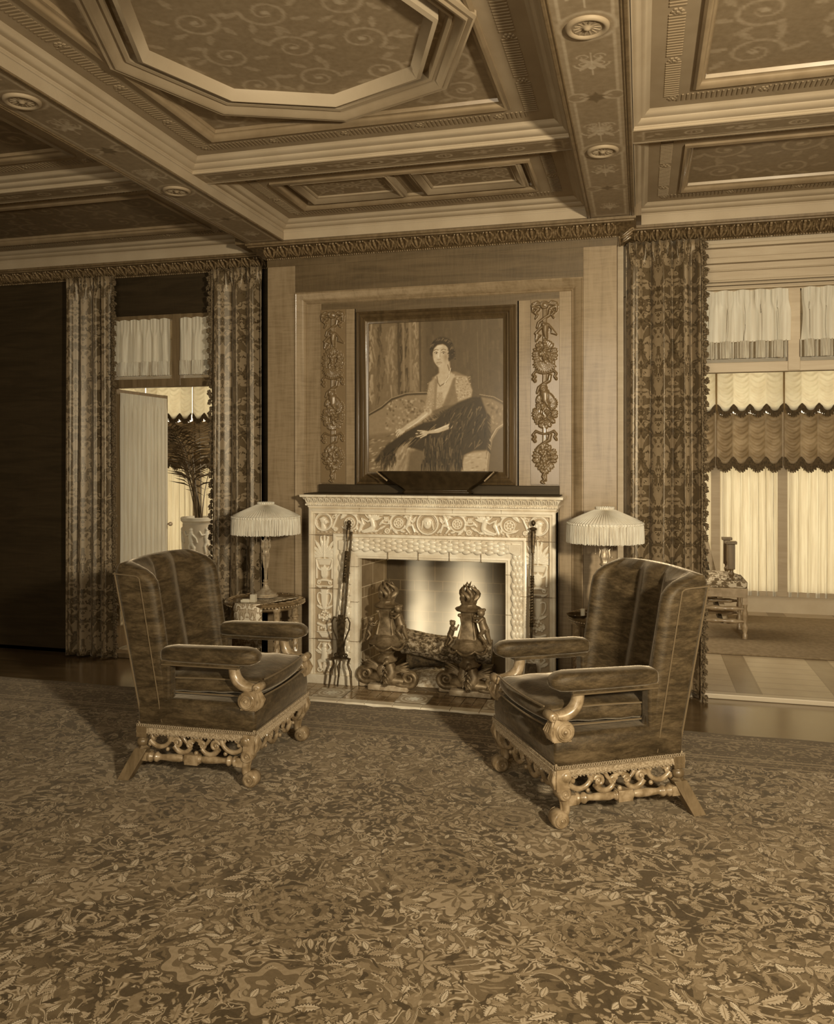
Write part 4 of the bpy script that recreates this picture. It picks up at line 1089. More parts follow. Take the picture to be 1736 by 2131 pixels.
# ---- fire tools
def twisted(b, p, q, r, turns, n=90, k=2):
    P, Q = Vector(p), Vector(q); d = (Q - P); L = d.length; d.normalize(); a = d.cross(Vector((0, 1, 0))).normalized(); c = d.cross(a)
    for s in range(k):
        pts = []
        for i in range(n + 1):
            u = i / n; t = 2 * math.pi * (turns * u + s / k); pts.append(tuple(P + d * L * u + (a * math.cos(t) + c * math.sin(t)) * r * .62))
        b.tube(pts, r * .62, 6)
t = thing('fire_tongs', 'tall wrought iron fire tongs with scrolled hinge leaning on the left pilaster', 'fire tongs', (0, 0, 0))
TP, TB = (-1.972, 5.535, 1.165), (-2.010, 5.475, .50)
lp = lambda u: tuple(Vector(TP) * (1 - u) + Vector(TB) * u)
b = MB(); b.lathe([(.004, -.018), (.012, -.012), (.015, 0), (.010, .014), (.003, .018)], lp(0), 12); b.ell(lp(.035), (.020, .016, .010), 10, 6); b.ell(lp(.06), (.017, .015, .014), 10, 6); b.build('knob', M['iron'], t)
b = MB(); b.tube([lp(.07), lp(.10), lp(.18), lp(.19)], [.013, .015, .009, .012], 8); b.tube([lp(.19), lp(.30)], .0065, 8); twisted(b, lp(.30), lp(.62), .011, 10); b.tube([lp(.62), lp(1.0)], .0075, 8); b.build('shaft', M['iron'], t)
b = MB()
c = Vector(TB)
b.prism([(-.020, .03), (.020, .03), (.028, -.05), (.020, -.14), (.026, -.22), (.014, -.26), (-.014, -.26), (-.026, -.22), (-.020, -.14), (-.028, -.05)], lambda a, q, h: (c.x + a, c.y + h, c.z + q), -.006, .006)
b.build('hinge_plate', M['iron'], t, smooth=0)
b = MB()
for sg in (-1, 1):
    b.tube([(c.x + a, c.y, c.z + q) for a, q in [(sg * .028, -.255), (sg * .022, -.20), (sg * .030, -.14), (sg * .060, -.07), (sg * .066, -.02), (sg * .050, .012), (sg * .032, .010), (sg * .026, -.008), (sg * .036, -.016)]], .0052, 7)
    b.tube([(c.x + a, c.y, c.z + q) for a, q in spiral(sg * .036, -.25, .014, .004, R(180 if sg > 0 else 0), -sg * 1.2, 14)], .005, 6)
b.build('scroll', M['iron'], t)
for sg in (-1, 1):
    b = MB()
    b.tube([(c.x, c.y, c.z - .262), (c.x + sg * .035, c.y, c.z - .268), (c.x + sg * .062, c.y, c.z - .272), (c.x + sg * .050, c.y, c.z - .31), (c.x + sg * .072, c.y - .004, c.z - .36), (c.x + sg * .078, c.y - .01, c.z - .43), (c.x + sg * .086, c.y - .015, .022)], [.009, .010, .012, .008, .010, .008, .005], 8)
    b.build('leg', M['iron'], t)
t = thing('fire_poker', 'dark iron poker standing behind the fire tongs', 'poker', (0, 0, 0))
b = MB(); b.tube([(-1.965, 5.575, 1.10), (-2.0, 5.555, .62), (-2.045, 5.50, .025)], [.006, .007, .006], 7); b.build('shaft', M['iron'], t)
b = MB(); b.tube([(-2.03, 5.52, .20), (-2.043, 5.515, .16), (-2.035, 5.505, .09)], [.004, .012, .004], 7); b.build('tip', M['iron'], t)
t = thing('fire_shovel', 'long twisted iron fire shovel leaning on the right pilaster', 'fire tool', (0, 0, 0))
TP, TB = (-.690, 5.555, 1.185), (-.700, 5.47, .10)
b = MB(); b.lathe([(.003, -.02), (.013, -.01), (.016, .002), (.009, .016), (.003, .02)], lp(0), 12); b.ell(lp(.035), (.026, .018, .012), 10, 6); b.ell(lp(.055), (.019, .016, .014), 10, 6); b.build('knob', M['iron'], t)
b = MB(); b.tube([lp(.05), lp(.08), lp(.17), lp(.18)], [.014, .017, .010, .013], 8); b.tube([lp(.18), lp(.32)], .008, 8); twisted(b, lp(.32), lp(.62), .011, 9); b.tube([lp(.62), lp(.80)], .009, 8); b.build('shaft', M['iron'], t)
b = MB(); b.hexa([(-.755, 5.485, .02), (-.645, 5.485, .02), (-.645, 5.489, .02), (-.755, 5.489, .02)], [(-.735, 5.50, .27), (-.665, 5.50, .27), (-.665, 5.504, .27), (-.735, 5.504, .27)]); b.build('blade', M['iron'], t, smooth=0, bevel=.002)
# ================================================================== portrait, wood carvings, bowl
t = thing('framed_portrait', 'large framed oil portrait of a seated woman above the mantel', 'painting', (0, 0, 0))
PX0, PX1, PZ0, PZ1 = -1.915, -.888, 1.487, 2.617
MB().sweep(rect(-1.999, -.838, 1.427, 2.678), [(0, -.002), (0, .024), (.006, .030), (.014, .022), (.022, .034), (.040, .044), (.046, .038), (.052, .026), (.058, .030), (.066, .022), (.074, .016), (.088, .012), (.092, .002)], WALL(YF - .002)).build('frame', M['frame_wood'], t, smooth=40)
cw, chh = PX1 - PX0, PZ1 - PZ0
f = Field(cw, chh, .0032, .165)
def c(X, Y): return ((X - 450) / 825 * cw, (1140 - Y) / 917 * chh)
k = cw / 825
rr = random.Random(9)
def P_(pts, v, soft=6, al=1.0): f.poly([c(*q) for q in pts], v, soft * k, al)
def St(pts, r0, r1, v, soft=.5): f.stroke([c(*q) for q in pts], r0 * k, r1 * k, v, 'mix', soft)
def D(x, y, rx, ry, v, soft=.3, ang=0): f.disc(*c(x, y), rx * k, ry * k, v, ang, 'mix', soft)
# curtain behind, wall
P_([(440, 225), (770, 225), (790, 700), (440, 800)], .235, 40)
for i in range(260):
    x = rr.uniform(455, 770); y = rr.uniform(240, 680); L = rr.uniform(20, 70); v = .20 + .12 * math.sin(x * .045) + rr.uniform(-.04, .06)
    if x < 570: v += .07
    St([(x, y), (x + rr.uniform(-14, 14), y + L)], 9, 3, max(.1, v), .9)
for x in (632, 760): St([(x, 225), (x + 6, 660)], 12, 9, .13, .9)
for x in (660, 700): St([(x, 225), (x + 10, 640)], 12, 10, .30, .9)
P_([(800, 225), (1290, 225), (1290, 760), (800, 760)], .155, 30)
for x, v in ((1095, .20), (1120, .19), (1150, .18)): St([(x, 215), (x + 8, 640)], 4, 3, v, .8)
for i in range(120):
    x = rr.uniform(800, 1270); y = rr.uniform(230, 700); St([(x, y), (x + rr.uniform(-6, 6), y + 60)], 12, 6, .155 + rr.uniform(-.02, .035), .95)
# sofa
P_([(450, 785), (530, 745), (590, 700), (680, 672), (820, 668), (820, 900), (450, 930)], .30, 5)
P_([(1100, 685), (1180, 700), (1265, 745), (1275, 900), (1150, 1000), (1050, 800)], .27, 5)
for i in range(150):
    x = rr.uniform(560, 810); y = rr.uniform(690, 870); D(x, y, rr.uniform(5, 16), rr.uniform(4, 12), rr.choice((.18, .22, .38, .44, .34)), .8, rr.uniform(0, 3))
for i in range(50):
    x = rr.uniform(1150, 1265); y = rr.uniform(720, 880); D(x, y, rr.uniform(5, 16), rr.uniform(4, 14), rr.choice((.18, .22, .36, .30)), .8, rr.uniform(0, 3))
P_([(450, 900), (640, 880), (800, 900), (820, 1000), (700, 1140), (450, 1140)], .24, 8)
for i in range(60):
    x = rr.uniform(452, 600); y = rr.uniform(890, 1100); D(x, y, 16, 6, rr.choice((.38, .28, .42, .18)), .8, .3)
P_([(1000, 1010), (1150, 990), (1160, 1110), (1000, 1120)], .40, 10)
for i in range(30): D(rr.uniform(1005, 1150), rr.uniform(1000, 1110), 14, 6, rr.choice((.46, .3, .38)), .8, .2)
P_([(1160, 900), (1275, 830), (1275, 1140), (1150, 1140)], .17, 8)
St([(450, 782), (530, 740), (590, 692), (680, 664), (830, 660)], 9, 9, .12); St([(450, 776), (530, 733), (590, 685), (680, 658), (830, 654)], 3, 3, .34)
St([(1110, 680), (1190, 695), (1270, 742)], 8, 8, .16); St([(1110, 674), (1190, 689), (1270, 735)], 3, 3, .34)
St([(1268, 830), (1210, 870), (1175, 930), (1160, 1020), (1150, 1120)], 10, 10, .30); St([(1262, 830), (1204, 870), (1169, 930), (1154, 1020), (1144, 1120)], 3, 3, .45)
# dress: skirt and torso
P_([(560, 1140), (590, 1010), (660, 940), (760, 880), (860, 870), (960, 900), (900, 1000), (780, 1140)], .33, 7)
for i in range(70):
    x = rr.uniform(590, 780); y = rr.uniform(930, 1100); St([(x, y), (x - 25, y + 60)], 10, 5, rr.choice((.26, .36, .42, .30)), .9)
P_([(680, 1140), (700, 1000), (820, 960), (980, 1000), (980, 1140)], .20, 10)
P_([(835, 570), (880, 545), (970, 540), (1040, 570), (1065, 650), (1060, 720), (980, 780), (900, 830), (820, 820), (800, 760), (815, 680)], .27, 5)
P_([(850, 570), (880, 560), (965, 555), (930, 650), (900, 720), (860, 680)], .47, 5)      # chest
P_([(838, 660), (895, 655), (900, 720), (870, 770), (835, 740)], .40, 4)                      # lace front
for i in range(90): D(rr.uniform(838, 895), rr.uniform(660, 760), 4, 3, rr.choice((.5, .28, .44)), .8)
St([(862, 570), (850, 660), (845, 760), (862, 800)], 12, 16, .30); St([(985, 565), (955, 650), (915, 740), (880, 800)], 18, 14, .25)
P_([(815, 600), (850, 575), (845, 700), (825, 790), (790, 780), (800, 700)], .38, 5)
P_([(975, 560), (1035, 570), (1068, 650), (1060, 690), (985, 710), (968, 620)], .40, 5)
for i in range(110): D(rr.uniform(975, 1060), rr.uniform(570, 700), 5, 4, rr.choice((.52, .30, .46, .26)), .8)
for i in range(50): D(rr.uniform(800, 845), rr.uniform(600, 780), 4, 3, rr.choice((.5, .30)), .8)
P_([(835, 765), (905, 735), (960, 730), (900, 800), (850, 800)], .20, 5)
# neck, necklace
P_([(868, 470), (935, 460), (940, 540), (975, 570), (880, 600), (850, 570), (875, 545)], .46, 5)
St([(925, 500), (938, 545), (915, 600), (880, 622), (868, 600), (862, 565)], 3.5, 3.5, .22); St([(942, 520), (930, 570), (905, 612)], 2.5, 2.5, .60)
# head: turned slightly left, short waved dark hair
D(892, 398, 70, 64, .085, .2); D(938, 432, 36, 44, .085, .25); D(836, 420, 20, 34, .10, .3)
D(884, 440, 48, 72, .46, .10); D(934, 462, 12, 22, .10, .4)
P_([(838, 430), (848, 480), (866, 508), (884, 518), (906, 508), (926, 480), (932, 440), (925, 400), (885, 380), (845, 400)], .47, 4)
D(866, 428, 26, 46, .54, .8); D(914, 456, 20, 50, .36, .9); D(870, 392, 30, 12, .56, .8)
P_([(832, 408), (846, 376), (880, 356), (925, 362), (950, 395), (946, 430), (934, 418), (922, 392), (896, 380), (866, 384), (846, 402), (836, 424)], .085, 4)
for i in range(46):
    u = i / 45; a = math.pi * (1.05 - 1.15 * u); x, y = 890 + 60 * math.cos(a), 398 - 46 * math.sin(a)
    St([(x - 8, y + 6), (x, y - 4 + 3 * math.sin(i)), (x + 9, y + 3)], 3, 1.5, rr.choice((.20, .15, .05, .26, .07)), .8)
for i in range(24): D(rr.uniform(925, 968), rr.uniform(410, 468), 6, 5, rr.choice((.05, .18, .09)), .8)
for x in (858, 901):
    D(x, 430, 15, 9, .36, .9); St([(x - 14, 415), (x - 2, 409), (x + 14, 413)], 3.0, 1.8, .20)
    D(x, 430, 10, 5, .60, .5); D(x, 430, 5, 5.5, .07, .3); D(x - 1.5, 428, 1.6, 1.6, .8, .5); St([(x - 12, 428), (x, 423), (x + 12, 429)], 1.8, 1.4, .14)
St([(882, 422), (880, 450)], 3, 4, .38, .9); St([(874, 418), (872, 456)], 4, 5, .60, .95); D(875, 460, 9, 6, .52, .6); St([(866, 467), (872, 469), (882, 467)], 1.8, 1.5, .26)
St([(860, 487), (868, 484), (874, 486), (881, 483), (892, 487)], 2.4, 1.6, .25); St([(864, 491), (875, 494), (887, 490)], 2.6, 2.0, .34, .8)
D(850, 464, 9, 12, .54, .95); D(876, 506, 12, 7, .52, .9)
# arms and hands
St([(815, 765), (760, 810), (690, 850), (655, 875)], 21, 13, .47, .4); St([(808, 775), (740, 830), (690, 862)], 6, 4, .58, .9)
D(650, 878, 20, 15, .46, .4, .6)
for q, (a, b_) in enumerate((((646, 872), (620, 905)), ((654, 880), (626, 915)), ((662, 884), (640, 912)), ((668, 880), (655, 902)), ((640, 868), (618, 885)))): St([a, ((a[0] + b_[0]) / 2 - 5, (a[1] + b_[1]) / 2), b_], 6, 4, .50, .5)
# fur stole
fur = [(1115, 685), (1060, 690), (980, 720), (900, 770), (850, 820), (780, 830), (720, 860), (650, 900), (560, 960), (490, 1050), (500, 1070), (540, 1030), (545, 1110), (600, 1040), (640, 960), (720, 930), (690, 970), (760, 990), (800, 1000), (780, 1110), (830, 1050), (840, 1120), (880, 1050), (930, 1120), (960, 1040), (1000, 1110), (1020, 1020), (1080, 990), (1150, 990), (1165, 900), (1150, 780)]
P_(fur, .085, 6)
for i in range(420):
    q = rr.random(); 
    if q < .35: x = rr.uniform(780, 1010); y = rr.uniform(900, 1090); dx, dy = rr.uniform(-8, 8), rr.uniform(30, 60)
    elif q < .7: x = rr.uniform(900, 1150); y = rr.uniform(720, 960); dx, dy = rr.uniform(-30, 0), rr.uniform(20, 50)
    else: u = rr.random(); x = 850 - 330 * u + rr.uniform(-10, 20); y = 840 + 210 * u + rr.uniform(-20, 30); dx, dy = -34, 26 + 14 * u
    if f.A[min(f.ny - 1, max(0, int(c(x, y)[1] / f.res))), min(f.nx - 1, max(0, int(c(x, y)[0] / f.res)))] < .16:
        St([(x, y), (x + dx, y + dy)], 5, 2, rr.choice((.04, .06, .13, .19, .10, .24)), .9)
for i in range(90):
    u = rr.random(); x, y = (rr.uniform(770, 1010), rr.uniform(1030, 1090)) if u < .5 else (rr.uniform(500, 620), rr.uniform(1000, 1060))
    St([(x, y), (x + rr.uniform(-8, 4), y + rr.uniform(25, 55))], 6, 1.5, rr.choice((.05, .09, .14)), .9)
for i in range(60):
    u = rr.random(); x = 1100 - 320 * u; y = 690 + 140 * u; St([(x, y + 6), (x - 18, y + rr.uniform(-14, 6))], 5, 1.5, .10, .9)

for i in range(40): y = rr.uniform(780, 990); St([(1155, y), (1172, y + 22)], 6, 1.5, .10, .9)
St([(970, 840), (920, 858), (870, 878), (820, 885)], 20, 11, .48, .4); St([(965, 832), (900, 856), (850, 874)], 5, 4, .60, .9)
D(795, 888, 28, 14, .48, .4); 
for a, b_ in (((790, 880), (748, 876)), ((786, 888), (738, 893)), ((788, 897), (744, 912)), ((800, 900), (765, 918))): St([a, b_], 6, 4, .50, .5)
for i in range(26): x = rr.uniform(945, 1000); y = rr.uniform(815, 850); St([(x, y), (x - 14, y + 26)], 8, 3, rr.choice((.07, .10, .12)), .8)
for i in range(16): D(rr.uniform(790, 822), rr.uniform(735, 775), 9, 7, rr.choice((.42, .32, .46)), .8)
D(758, 890, 5, 5, .1, .5); St([(745, 885), (765, 900)], 4, 3, .14)
f.mesh('canvas', mat('painted_canvas', lambda g: g.attr('tone').m('POWER', 1.45) * (g.noise(g.coord(), 45, 4) * .45 + 1.05), 0.42, coat=.15), lambda a, b, h: (PX0 + a, YF - .008, PZ0 + b), tone=True, parent=t)['label'] = 'canvas of a woman in a light gown with fur stole on a sofa'

# ---- carved wood drops
def carving(mirror, seed):
    f = Field(.194, 1.268, .0026); r = random.Random(seed); cx = .097
    q = lambda y: 1.268 - (y - 125) / 1476.0           # photo rows to height
    xx = lambda x: cx + (x - 258) / 1476.0
    # bow knot at the top
    f.disc(xx(255), q(185), .027, h=.9); f.ring(xx(255), q(185), .024, .005, 1.0)
    for sg in (-1, 1):
        for k in range(4): f.stroke([(xx(255) + sg * .024, q(180)), (xx(255) + sg * (.050 + .012 * k), q(150 + 12 * k)), (xx(255) + sg * .080, q(170 + 26 * k))], .006, .008, .75)
        f.stroke([(xx(255) + sg * .075, q(205)), (xx(255) + sg * .040, q(225)), (xx(255) + sg * .066, q(262)), (xx(255) + sg * .048, q(285)), (xx(255) + sg * .062, q(320))], .014, .005, .8)
    # staff with ribbon
    for s in (-.008, 0, .008): f.stroke([(xx(258) + s, q(215)), (xx(255) + s, q(1960))], .006, .006, .55)
    for y0 in (300, 960, 1560):
        f.stroke([(xx(310), q(y0 - 60)), (xx(300), q(y0 - 10)), (xx(250), q(y0 + 20)), (xx(195), q(y0 + 60)), (xx(180), q(y0 + 110))], .013, .008, .7)
    for y0 in (880, 1490):
        for sg in (-1, 1): f.stroke([(xx(258), q(y0)), (xx(258) + sg * .035, q(y0 - 12)), (xx(258) + sg * .060, q(y0 - 30)), (xx(258) + sg * .078, q(y0)), (xx(258) + sg * .066, q(y0 + 30)), (xx(258) + sg * .078, q(y0 + 55))], .006, .008, .8)
        for k in range(4): f.disc(xx(140) + .012 * (k % 2), q(y0 + 10 + 20 * k), .011, h=.75)
    # birds
    f.stroke([(xx(262), q(400)), (xx(262), q(460)), (xx(272), q(520))], .026, .012, 1.0); f.disc(xx(245), q(385), .018, h=1.0)
    for k in range(5): f.stroke([(xx(225), q(410)), (xx(172 - 3 * k), q(470)), (xx(170 + 12 * k), q(550 - 14 * k))], .008, .005, .85); f.stroke([(xx(290), q(385)), (xx(330), q(430)), (xx(375 - 12 * k), q(490 - 4 * k))], .008, .005, .85)
    f.stroke([(xx(255), q(1080)), (xx(262), q(1150)), (xx(285), q(1190))], .034, .016, 1.0); f.disc(xx(240), q(1030), .030, h=1.05); f.disc(xx(246), q(1025), .012, h=-.3, mode='add'); f.disc(xx(246), q(1025), .005, h=.3, mode='add')
    for k in range(4): f.leaf(xx(295), q(1070), R(-80 + 8 * k), .080, .014, .9, 1); f.leaf(xx(200), q(1090), R(-110 + 10 * k), .06, .012, .8, 1)
    # fruit and leaf clusters
    def cluster(yc, rx, ry, taper, n, kinds):
        cy = q(yc)
        for k in range(26):
            a = k * math.pi * 2 / 26; tx = 1 - taper * max(0, -math.sin(a))
            f.leaf(cx + rx * .55 * tx * math.cos(a), cy + ry * .6 * math.sin(a), a + r.uniform(-.3, .3), .048, .015, .6 + .15 * r.random(), 3)
        for k in range(n):
            a = r.uniform(0, 6.28); d = r.random() ** .6 * .78; x = d * math.cos(a) * rx; y = d * math.sin(a) * ry
            if y < 0: x *= 1 - taper * (-y / ry)
            s = r.uniform(.012, .020)
            f.disc(cx + x, cy + y, s, h=.80 + .2 * r.random(), pw=.45)
            if kinds and k % 3 == 0:
                for w in range(10): f.disc(cx + x + r.uniform(-s, s) * .8, cy + y + r.uniform(-s, s) * .8, .004, h=1.08)
            elif k % 2: f.disc(cx + x + .003, cy + y + .002, .003, h=-.2, mode='add')
    cluster(690, .074, .096, .2, 26, False)
    for k in range(12): f.leaf(cx, q(760), R(-90 + (k - 6) * 13), .085, .014, .85, 3)
    cluster(1290, .074, .086, .1, 16, True)
    for a in range(9): f.leaf(xx(205), q(1290), R(90 + 20 * a), .055, .010, .85, 1); f.leaf(xx(315), q(1180), R(60 - 18 * a), .05, .010, .85, 1)
    cluster(1740, .074, .096, .65, 28, False)
    f.stroke([(cx, q(1880)), (xx(240), q(1920)), (xx(258), q(1950)), (xx(225), q(1975)), (xx(250), q(1990))], .012, .007, .75)
    if mirror: f.A = f.A[:, ::-1]
    return f
M['carving'] = mat('carving', lambda g: g.mix(g.step(g.attr('tone'), 0.0, 0.15), 0.17, g.mix(g.noise(g.coord(), 40, 4), .10, .20)), 0.32, coat=.45, bump=grain, bstr=.08)
for x0, seed, lab in ((-2.281, 3, 'carved wooden drop of birds, fruit and ribbon left of the portrait'), (-.736, 4, 'carved wooden drop of birds, fruit and ribbon right of the portrait')):
    f = carving(False, seed)
    t = thing('wood_carving', lab, 'wood carving', (x0, YF - .010, 1.437), 0, 'carved drops beside the portrait')
    b = MB().box(0, .194, .0015, .0065, -.005, 1.272).build('back_board', M['walnut_mid'], t, smooth=0)
    f.mesh('carved_relief', M['carving'], lambda a, b_, h: (a, -h, b_), H=f.A * .030, tone=True, parent=t)

# ---- bowl on the mantel: long, low, flared, with canted ends
t = thing('mantel_bowl', 'long low black flared bowl on the mantel shelf before the portrait', 'bowl', (-1.365, 5.655, 1.3665))
b = MB(); rings = []
def oc8(hx, hy, cut, z): return [(-hx + cut, -hy, z), (hx - cut, -hy, z), (hx, -hy + cut, z), (hx, hy - cut, z), (hx - cut, hy, z), (-hx + cut, hy, z), (-hx, hy - cut, z), (-hx, -hy + cut, z)]
for hx, hy, cut, z in ((.24, .05, .02, 0), (.25, .055, .02, .012), (.235, .05, .02, .026), (.27, .06, .025, .05), (.33, .075, .03, .085), (.372, .09, .035, .118), (.41, .105, .04, .150), (.415, .107, .04, .157), (.405, .100, .04, .157), (.36, .08, .03, .12), (.28, .055, .02, .06)):
    rings.append(oc8(hx, hy, cut, z))
b.loft(rings); b.build('bowl_body', M['ebony'], t, smooth=25, bevel=.002)
b = MB()
for sg in (-1, 1):
    for i in range(11):
        u = i / 10; b.ell((sg * (.345 + .065 * u), -.078 - .026 * u, .095 + .058 * u), (.006, .006, .007), 6, 4)
b.build('edge_flutes', M['gilt'], t)
# ================================================================== the two carved velvet armchairs (x forward, y left, z up)
class PB:                                          # each run of piping is a part of its own
    def __init__(s, t): s.t = t
    def tube(s, *a, **k): MB().tube(*a, **k).build('piping', M['piping'], s.t)
    def build(s, *a): pass
def armchair(name, label, rz, loc):
    t = thing(name, label, 'armchair', loc, rz, 'pair of velvet armchairs'); V, VS, GI, OK = M['velvet'], M['velvet_shine'], M['gilt'], M['oak']
    lerp = lambda a, b, u: a + (b - a) * u
    # back with wings: closed plan section lofted upward
    Z = [.275, .32, .40, .50, .60, .70, .80, .88, .94, .98, 1.01, 1.035, 1.052, 1.064, 1.070]
    rings = []
    for z in Z:
        u = (z - .275) / .78; uu = min(u, 1.0)
        xr = lerp(-.235, -.385, uu)                       # rear face
        xf = lerp(-.045, -.165, uu)                       # wing front
        th = .078
        e = max(0, (z - .955) / .115)                        # rounding at the top
        xf -= .105 * e ** 2; ins = .034 * max(0, (z - 1.02) / .05) ** 2
        yo = .358 + .008 * uu; xb = xr + .095            # inner back
        pts = []
        N = 9
        # outer left side front -> rear, back, right side, then inner curve
        def roll(sg):                                       # wing front roll: outer to inner
            rr_ = th / 2; cxx = xf - rr_ * .9; cyy = sg * (yo - rr_)
            return [(cxx + rr_ * math.cos(a) * 1.0, cyy + sg * rr_ * math.sin(a)) for a in [R(q) for q in (75, 45, 15, -15, -45, -75)]]
        pts += [(lerp(xr + .03, xf - th * .5, q / 5), yo) for q in range(0, 6)]
        pts += roll(1)
        yi = yo - th; a0 = xf - th * .45
        M_ = 26
        for q in range(M_ + 1):
            s = 1 - 2 * q / M_; y = yi * s; w = abs(s)
            x = xb + max(0.0, (a0 - xb)) * (w ** 3.2)
            seam = math.exp(-((abs(y) - .125) / .010) ** 2) * .012
            x += .016 * math.cos(math.pi * min(1, abs(y) / .125)) * (1 if abs(y) < .125 else 0) - seam
            pts.append((x, y))
        pts += roll(-1)[::-1]
        pts += [(lerp(xf - th * .5, xr + .03, q / 5), -yo) for q in range(0, 6)]
        pts += [(xr + .008, -yo + .008), (xr, -yo + .03)] + [(xr, y) for y in (-.24, -.12, 0, .12, .24)] + [(xr, yo - .03), (xr + .008, yo - .008)]
        cx_ = (xr + xb) / 2
        P = []
        for x, y in pts:
            if ins: 
                m = xb - .5 * (xb - xr) + (max(0, a0 - xb) * (min(1, abs(y) / yi) ** 3.2)) * .9
                x = x + (m - x) * min(1, ins / .05); y = y * (1 - ins * .5)
            arch = .018 * (1 - (y / .36) ** 2) * max(0, (z - .9) / .17)
            P.append((x, y, z + arch))
        rings.append(P)
    MB().loft(rings).build('backrest', V, t, smooth=80)
    # piping along the wings and over the crest
    b = PB(t)
    for sg in (-1, 1):
        b.tube([(lerp(-.045, -.165, u) - .062, sg * (.361 + .008 * u), .285 + .70 * u) for u in [i / 14 for i in range(15)]] + [(-.232, sg * .367, 1.000), (-.245, sg * .368, 1.010), (-.262, sg * .368, 1.014), (-.378, sg * .367, 1.020)], .0032, 6)
        b.tube([(lerp(-.235, -.385, u) + .013, sg * (.357 + .006 * u), .285 + .74 * u) for u in [i / 10 for i in range(11)]], .0042, 6)
    b.build('piping', M['piping'], t)
    # seat box
    sb = MB(); rr_ = []
    for z, g_ in ((.262, -.004), (.275, 0), (.33, .004), (.385, .0), (.40, -.012), (.404, -.03)):
        x0, x1, y1, r_ = -.24 - g_ * .2, .392 + g_, .362 + g_, .018; P = []
        for cx_, cy_, a0 in ((x1 - r_, y1 - r_, 0), (x0 + r_, y1 - r_, 90), (x0 + r_, -y1 + r_, 180), (x1 - r_, -y1 + r_, 270)):
            P += [(cx_ + r_ * math.cos(R(a0 + q * 22.5)), cy_ + r_ * math.sin(R(a0 + q * 22.5)), z) for q in range(5)]
        rr_.append(P)
    sb.loft(rr_).build('seat_frame', V, t, smooth=50)
    # loose cushion, puffed
    n, mm = 36, 36
    def cush(sgn):
        rows = []
        for i in range(n + 1):
            row = []
            for j in range(mm + 1):
                u, v = math.sin(math.pi / 2 * (-1 + 2 * i / n)), math.sin(math.pi / 2 * (-1 + 2 * j / mm))
                e = max((1 - abs(u) ** 14) * (1 - abs(v) ** 14), 0) ** .35; ec = (1 - u * u) * (1 - v * v)
                X = .075 + .325 * u * (1 - .02 * v * v) + (.022 * (1 - v * v) if u > 0 else 0) * u; Yc = .292 * v * (1 - .015 * u * u)
                zt = .460 + sgn * (.040 * e + (.042 if sgn > 0 else .012) * ec) + .008 * math.sin(5 * X * 9 + Yc * 11) * e * .3
                row.append((X, Yc, zt + .010 * u))
            rows.append(row)
        return rows
    b = MB().grid(cush(1)).grid(cush(-1)); b.build('seat_cushion', V, t, smooth=80)
    b = PB(t)
    b.tube([(.400 + .022 * (1 - (y / .292) ** 2), y, .508) for y in np.linspace(-.27, .27, 13)], .0045, 6)
    b.tube([(.400 + .022 * (1 - (y / .292) ** 2), y, .428) for y in np.linspace(-.27, .27, 13)], .0045, 6)
    for sg in (-1, 1):
        b.tube([(x, sg * .291, .496 + .004 * math.sin(x * 9)) for x in np.linspace(-.22, .38, 13)], .0042, 6)
        b.tube([(x, sg * .291, .420) for x in np.linspace(-.22, .38, 13)], .0042, 6)
    b.build('piping', M['piping'], t)
    for sg in (-1, 1):
        y = sg * .325
        # arm pad with canted front end
        b = MB(); rg = []
        for x, hw, z0, z1 in ((-.118, .032, .592, .648), (-.10, .048, .588, .660), (-.05, .054, .587, .666), (.10, .055, .586, .668), (.25, .056, .586, .671), (.33, .056, .587, .672), (.365, .052, .590, .667), (.393, .038, .602, .652), (.402, .026, .612, .640)):
            zc, hz = (z0 + z1) / 2, (z1 - z0) / 2
            rg.append([(x, y + hw * math.copysign(abs(math.cos(a)) ** .55, math.cos(a)), zc + hz * math.copysign(abs(math.sin(a)) ** .6, math.sin(a))) for a in [2 * math.pi * k / 20 + .01 for k in range(20)]])
        b.loft(rg).build('arm_pad', V, t, smooth=60)
        b = MB().box(-.12, .31, y - .036, y + .036, .572, .596); b.build('arm_rail', V, t, smooth=0, bevel=.006)
        b = PB(t)
        for zz in (.596, .575): b.tube([(-.11, y + sg * .040, zz), (.10, y + sg * .040, zz), (.31, y + sg * .040, zz)], .0035, 5)
        b.build('piping', M['piping'], t)
        # upholstered stump where the arm meets the wing
        b = MB().box(-.14, -.068, y - .034, y + .034, .39, .585); b.build('arm_post', V, t, smooth=0, bevel=.012, seg=3)
        # carved arm support
        b = MB()
        pth = bez((.265, y, .582), (.262, y, .500), (.310, y, .470), (.388, y, .476), 14)
        b.tube(pth, [.026 + .010 * (i / 14) * (1 - i / 14) * 2 - .004 * (i / 14) for i in range(15)], 14, up=(0, 1, 0), flat=1.15)
        b.tube([(x, y + sg * .026, z) for x, _, z in pth[1:-1]], .004, 5); b.tube([(x + .010, y + sg * .018, z + .016) for x, _, z in pth[2:-2]], .006, 6)
        b.lathe([(.002, -.040), (.016, -.040), (.022, -.034), (.022, .034), (.016, .040), (.002, .040)], (.398, y, .482), 16, M=Matrix.Rotation(R(90), 3, 'X'))
        b.ell((.398, y - sg * -.042, .482), (.010, .006, .010), 8, 5)
        # large volute block below, spirals on its cheeks
        b.lathe([(.002, -.040), (.040, -.040), (.046, -.034), (.046, .034), (.040, .040), (.002, .040)], (.350, y + sg * .012, .420), 26, M=Matrix.Rotation(R(90), 3, 'X'))
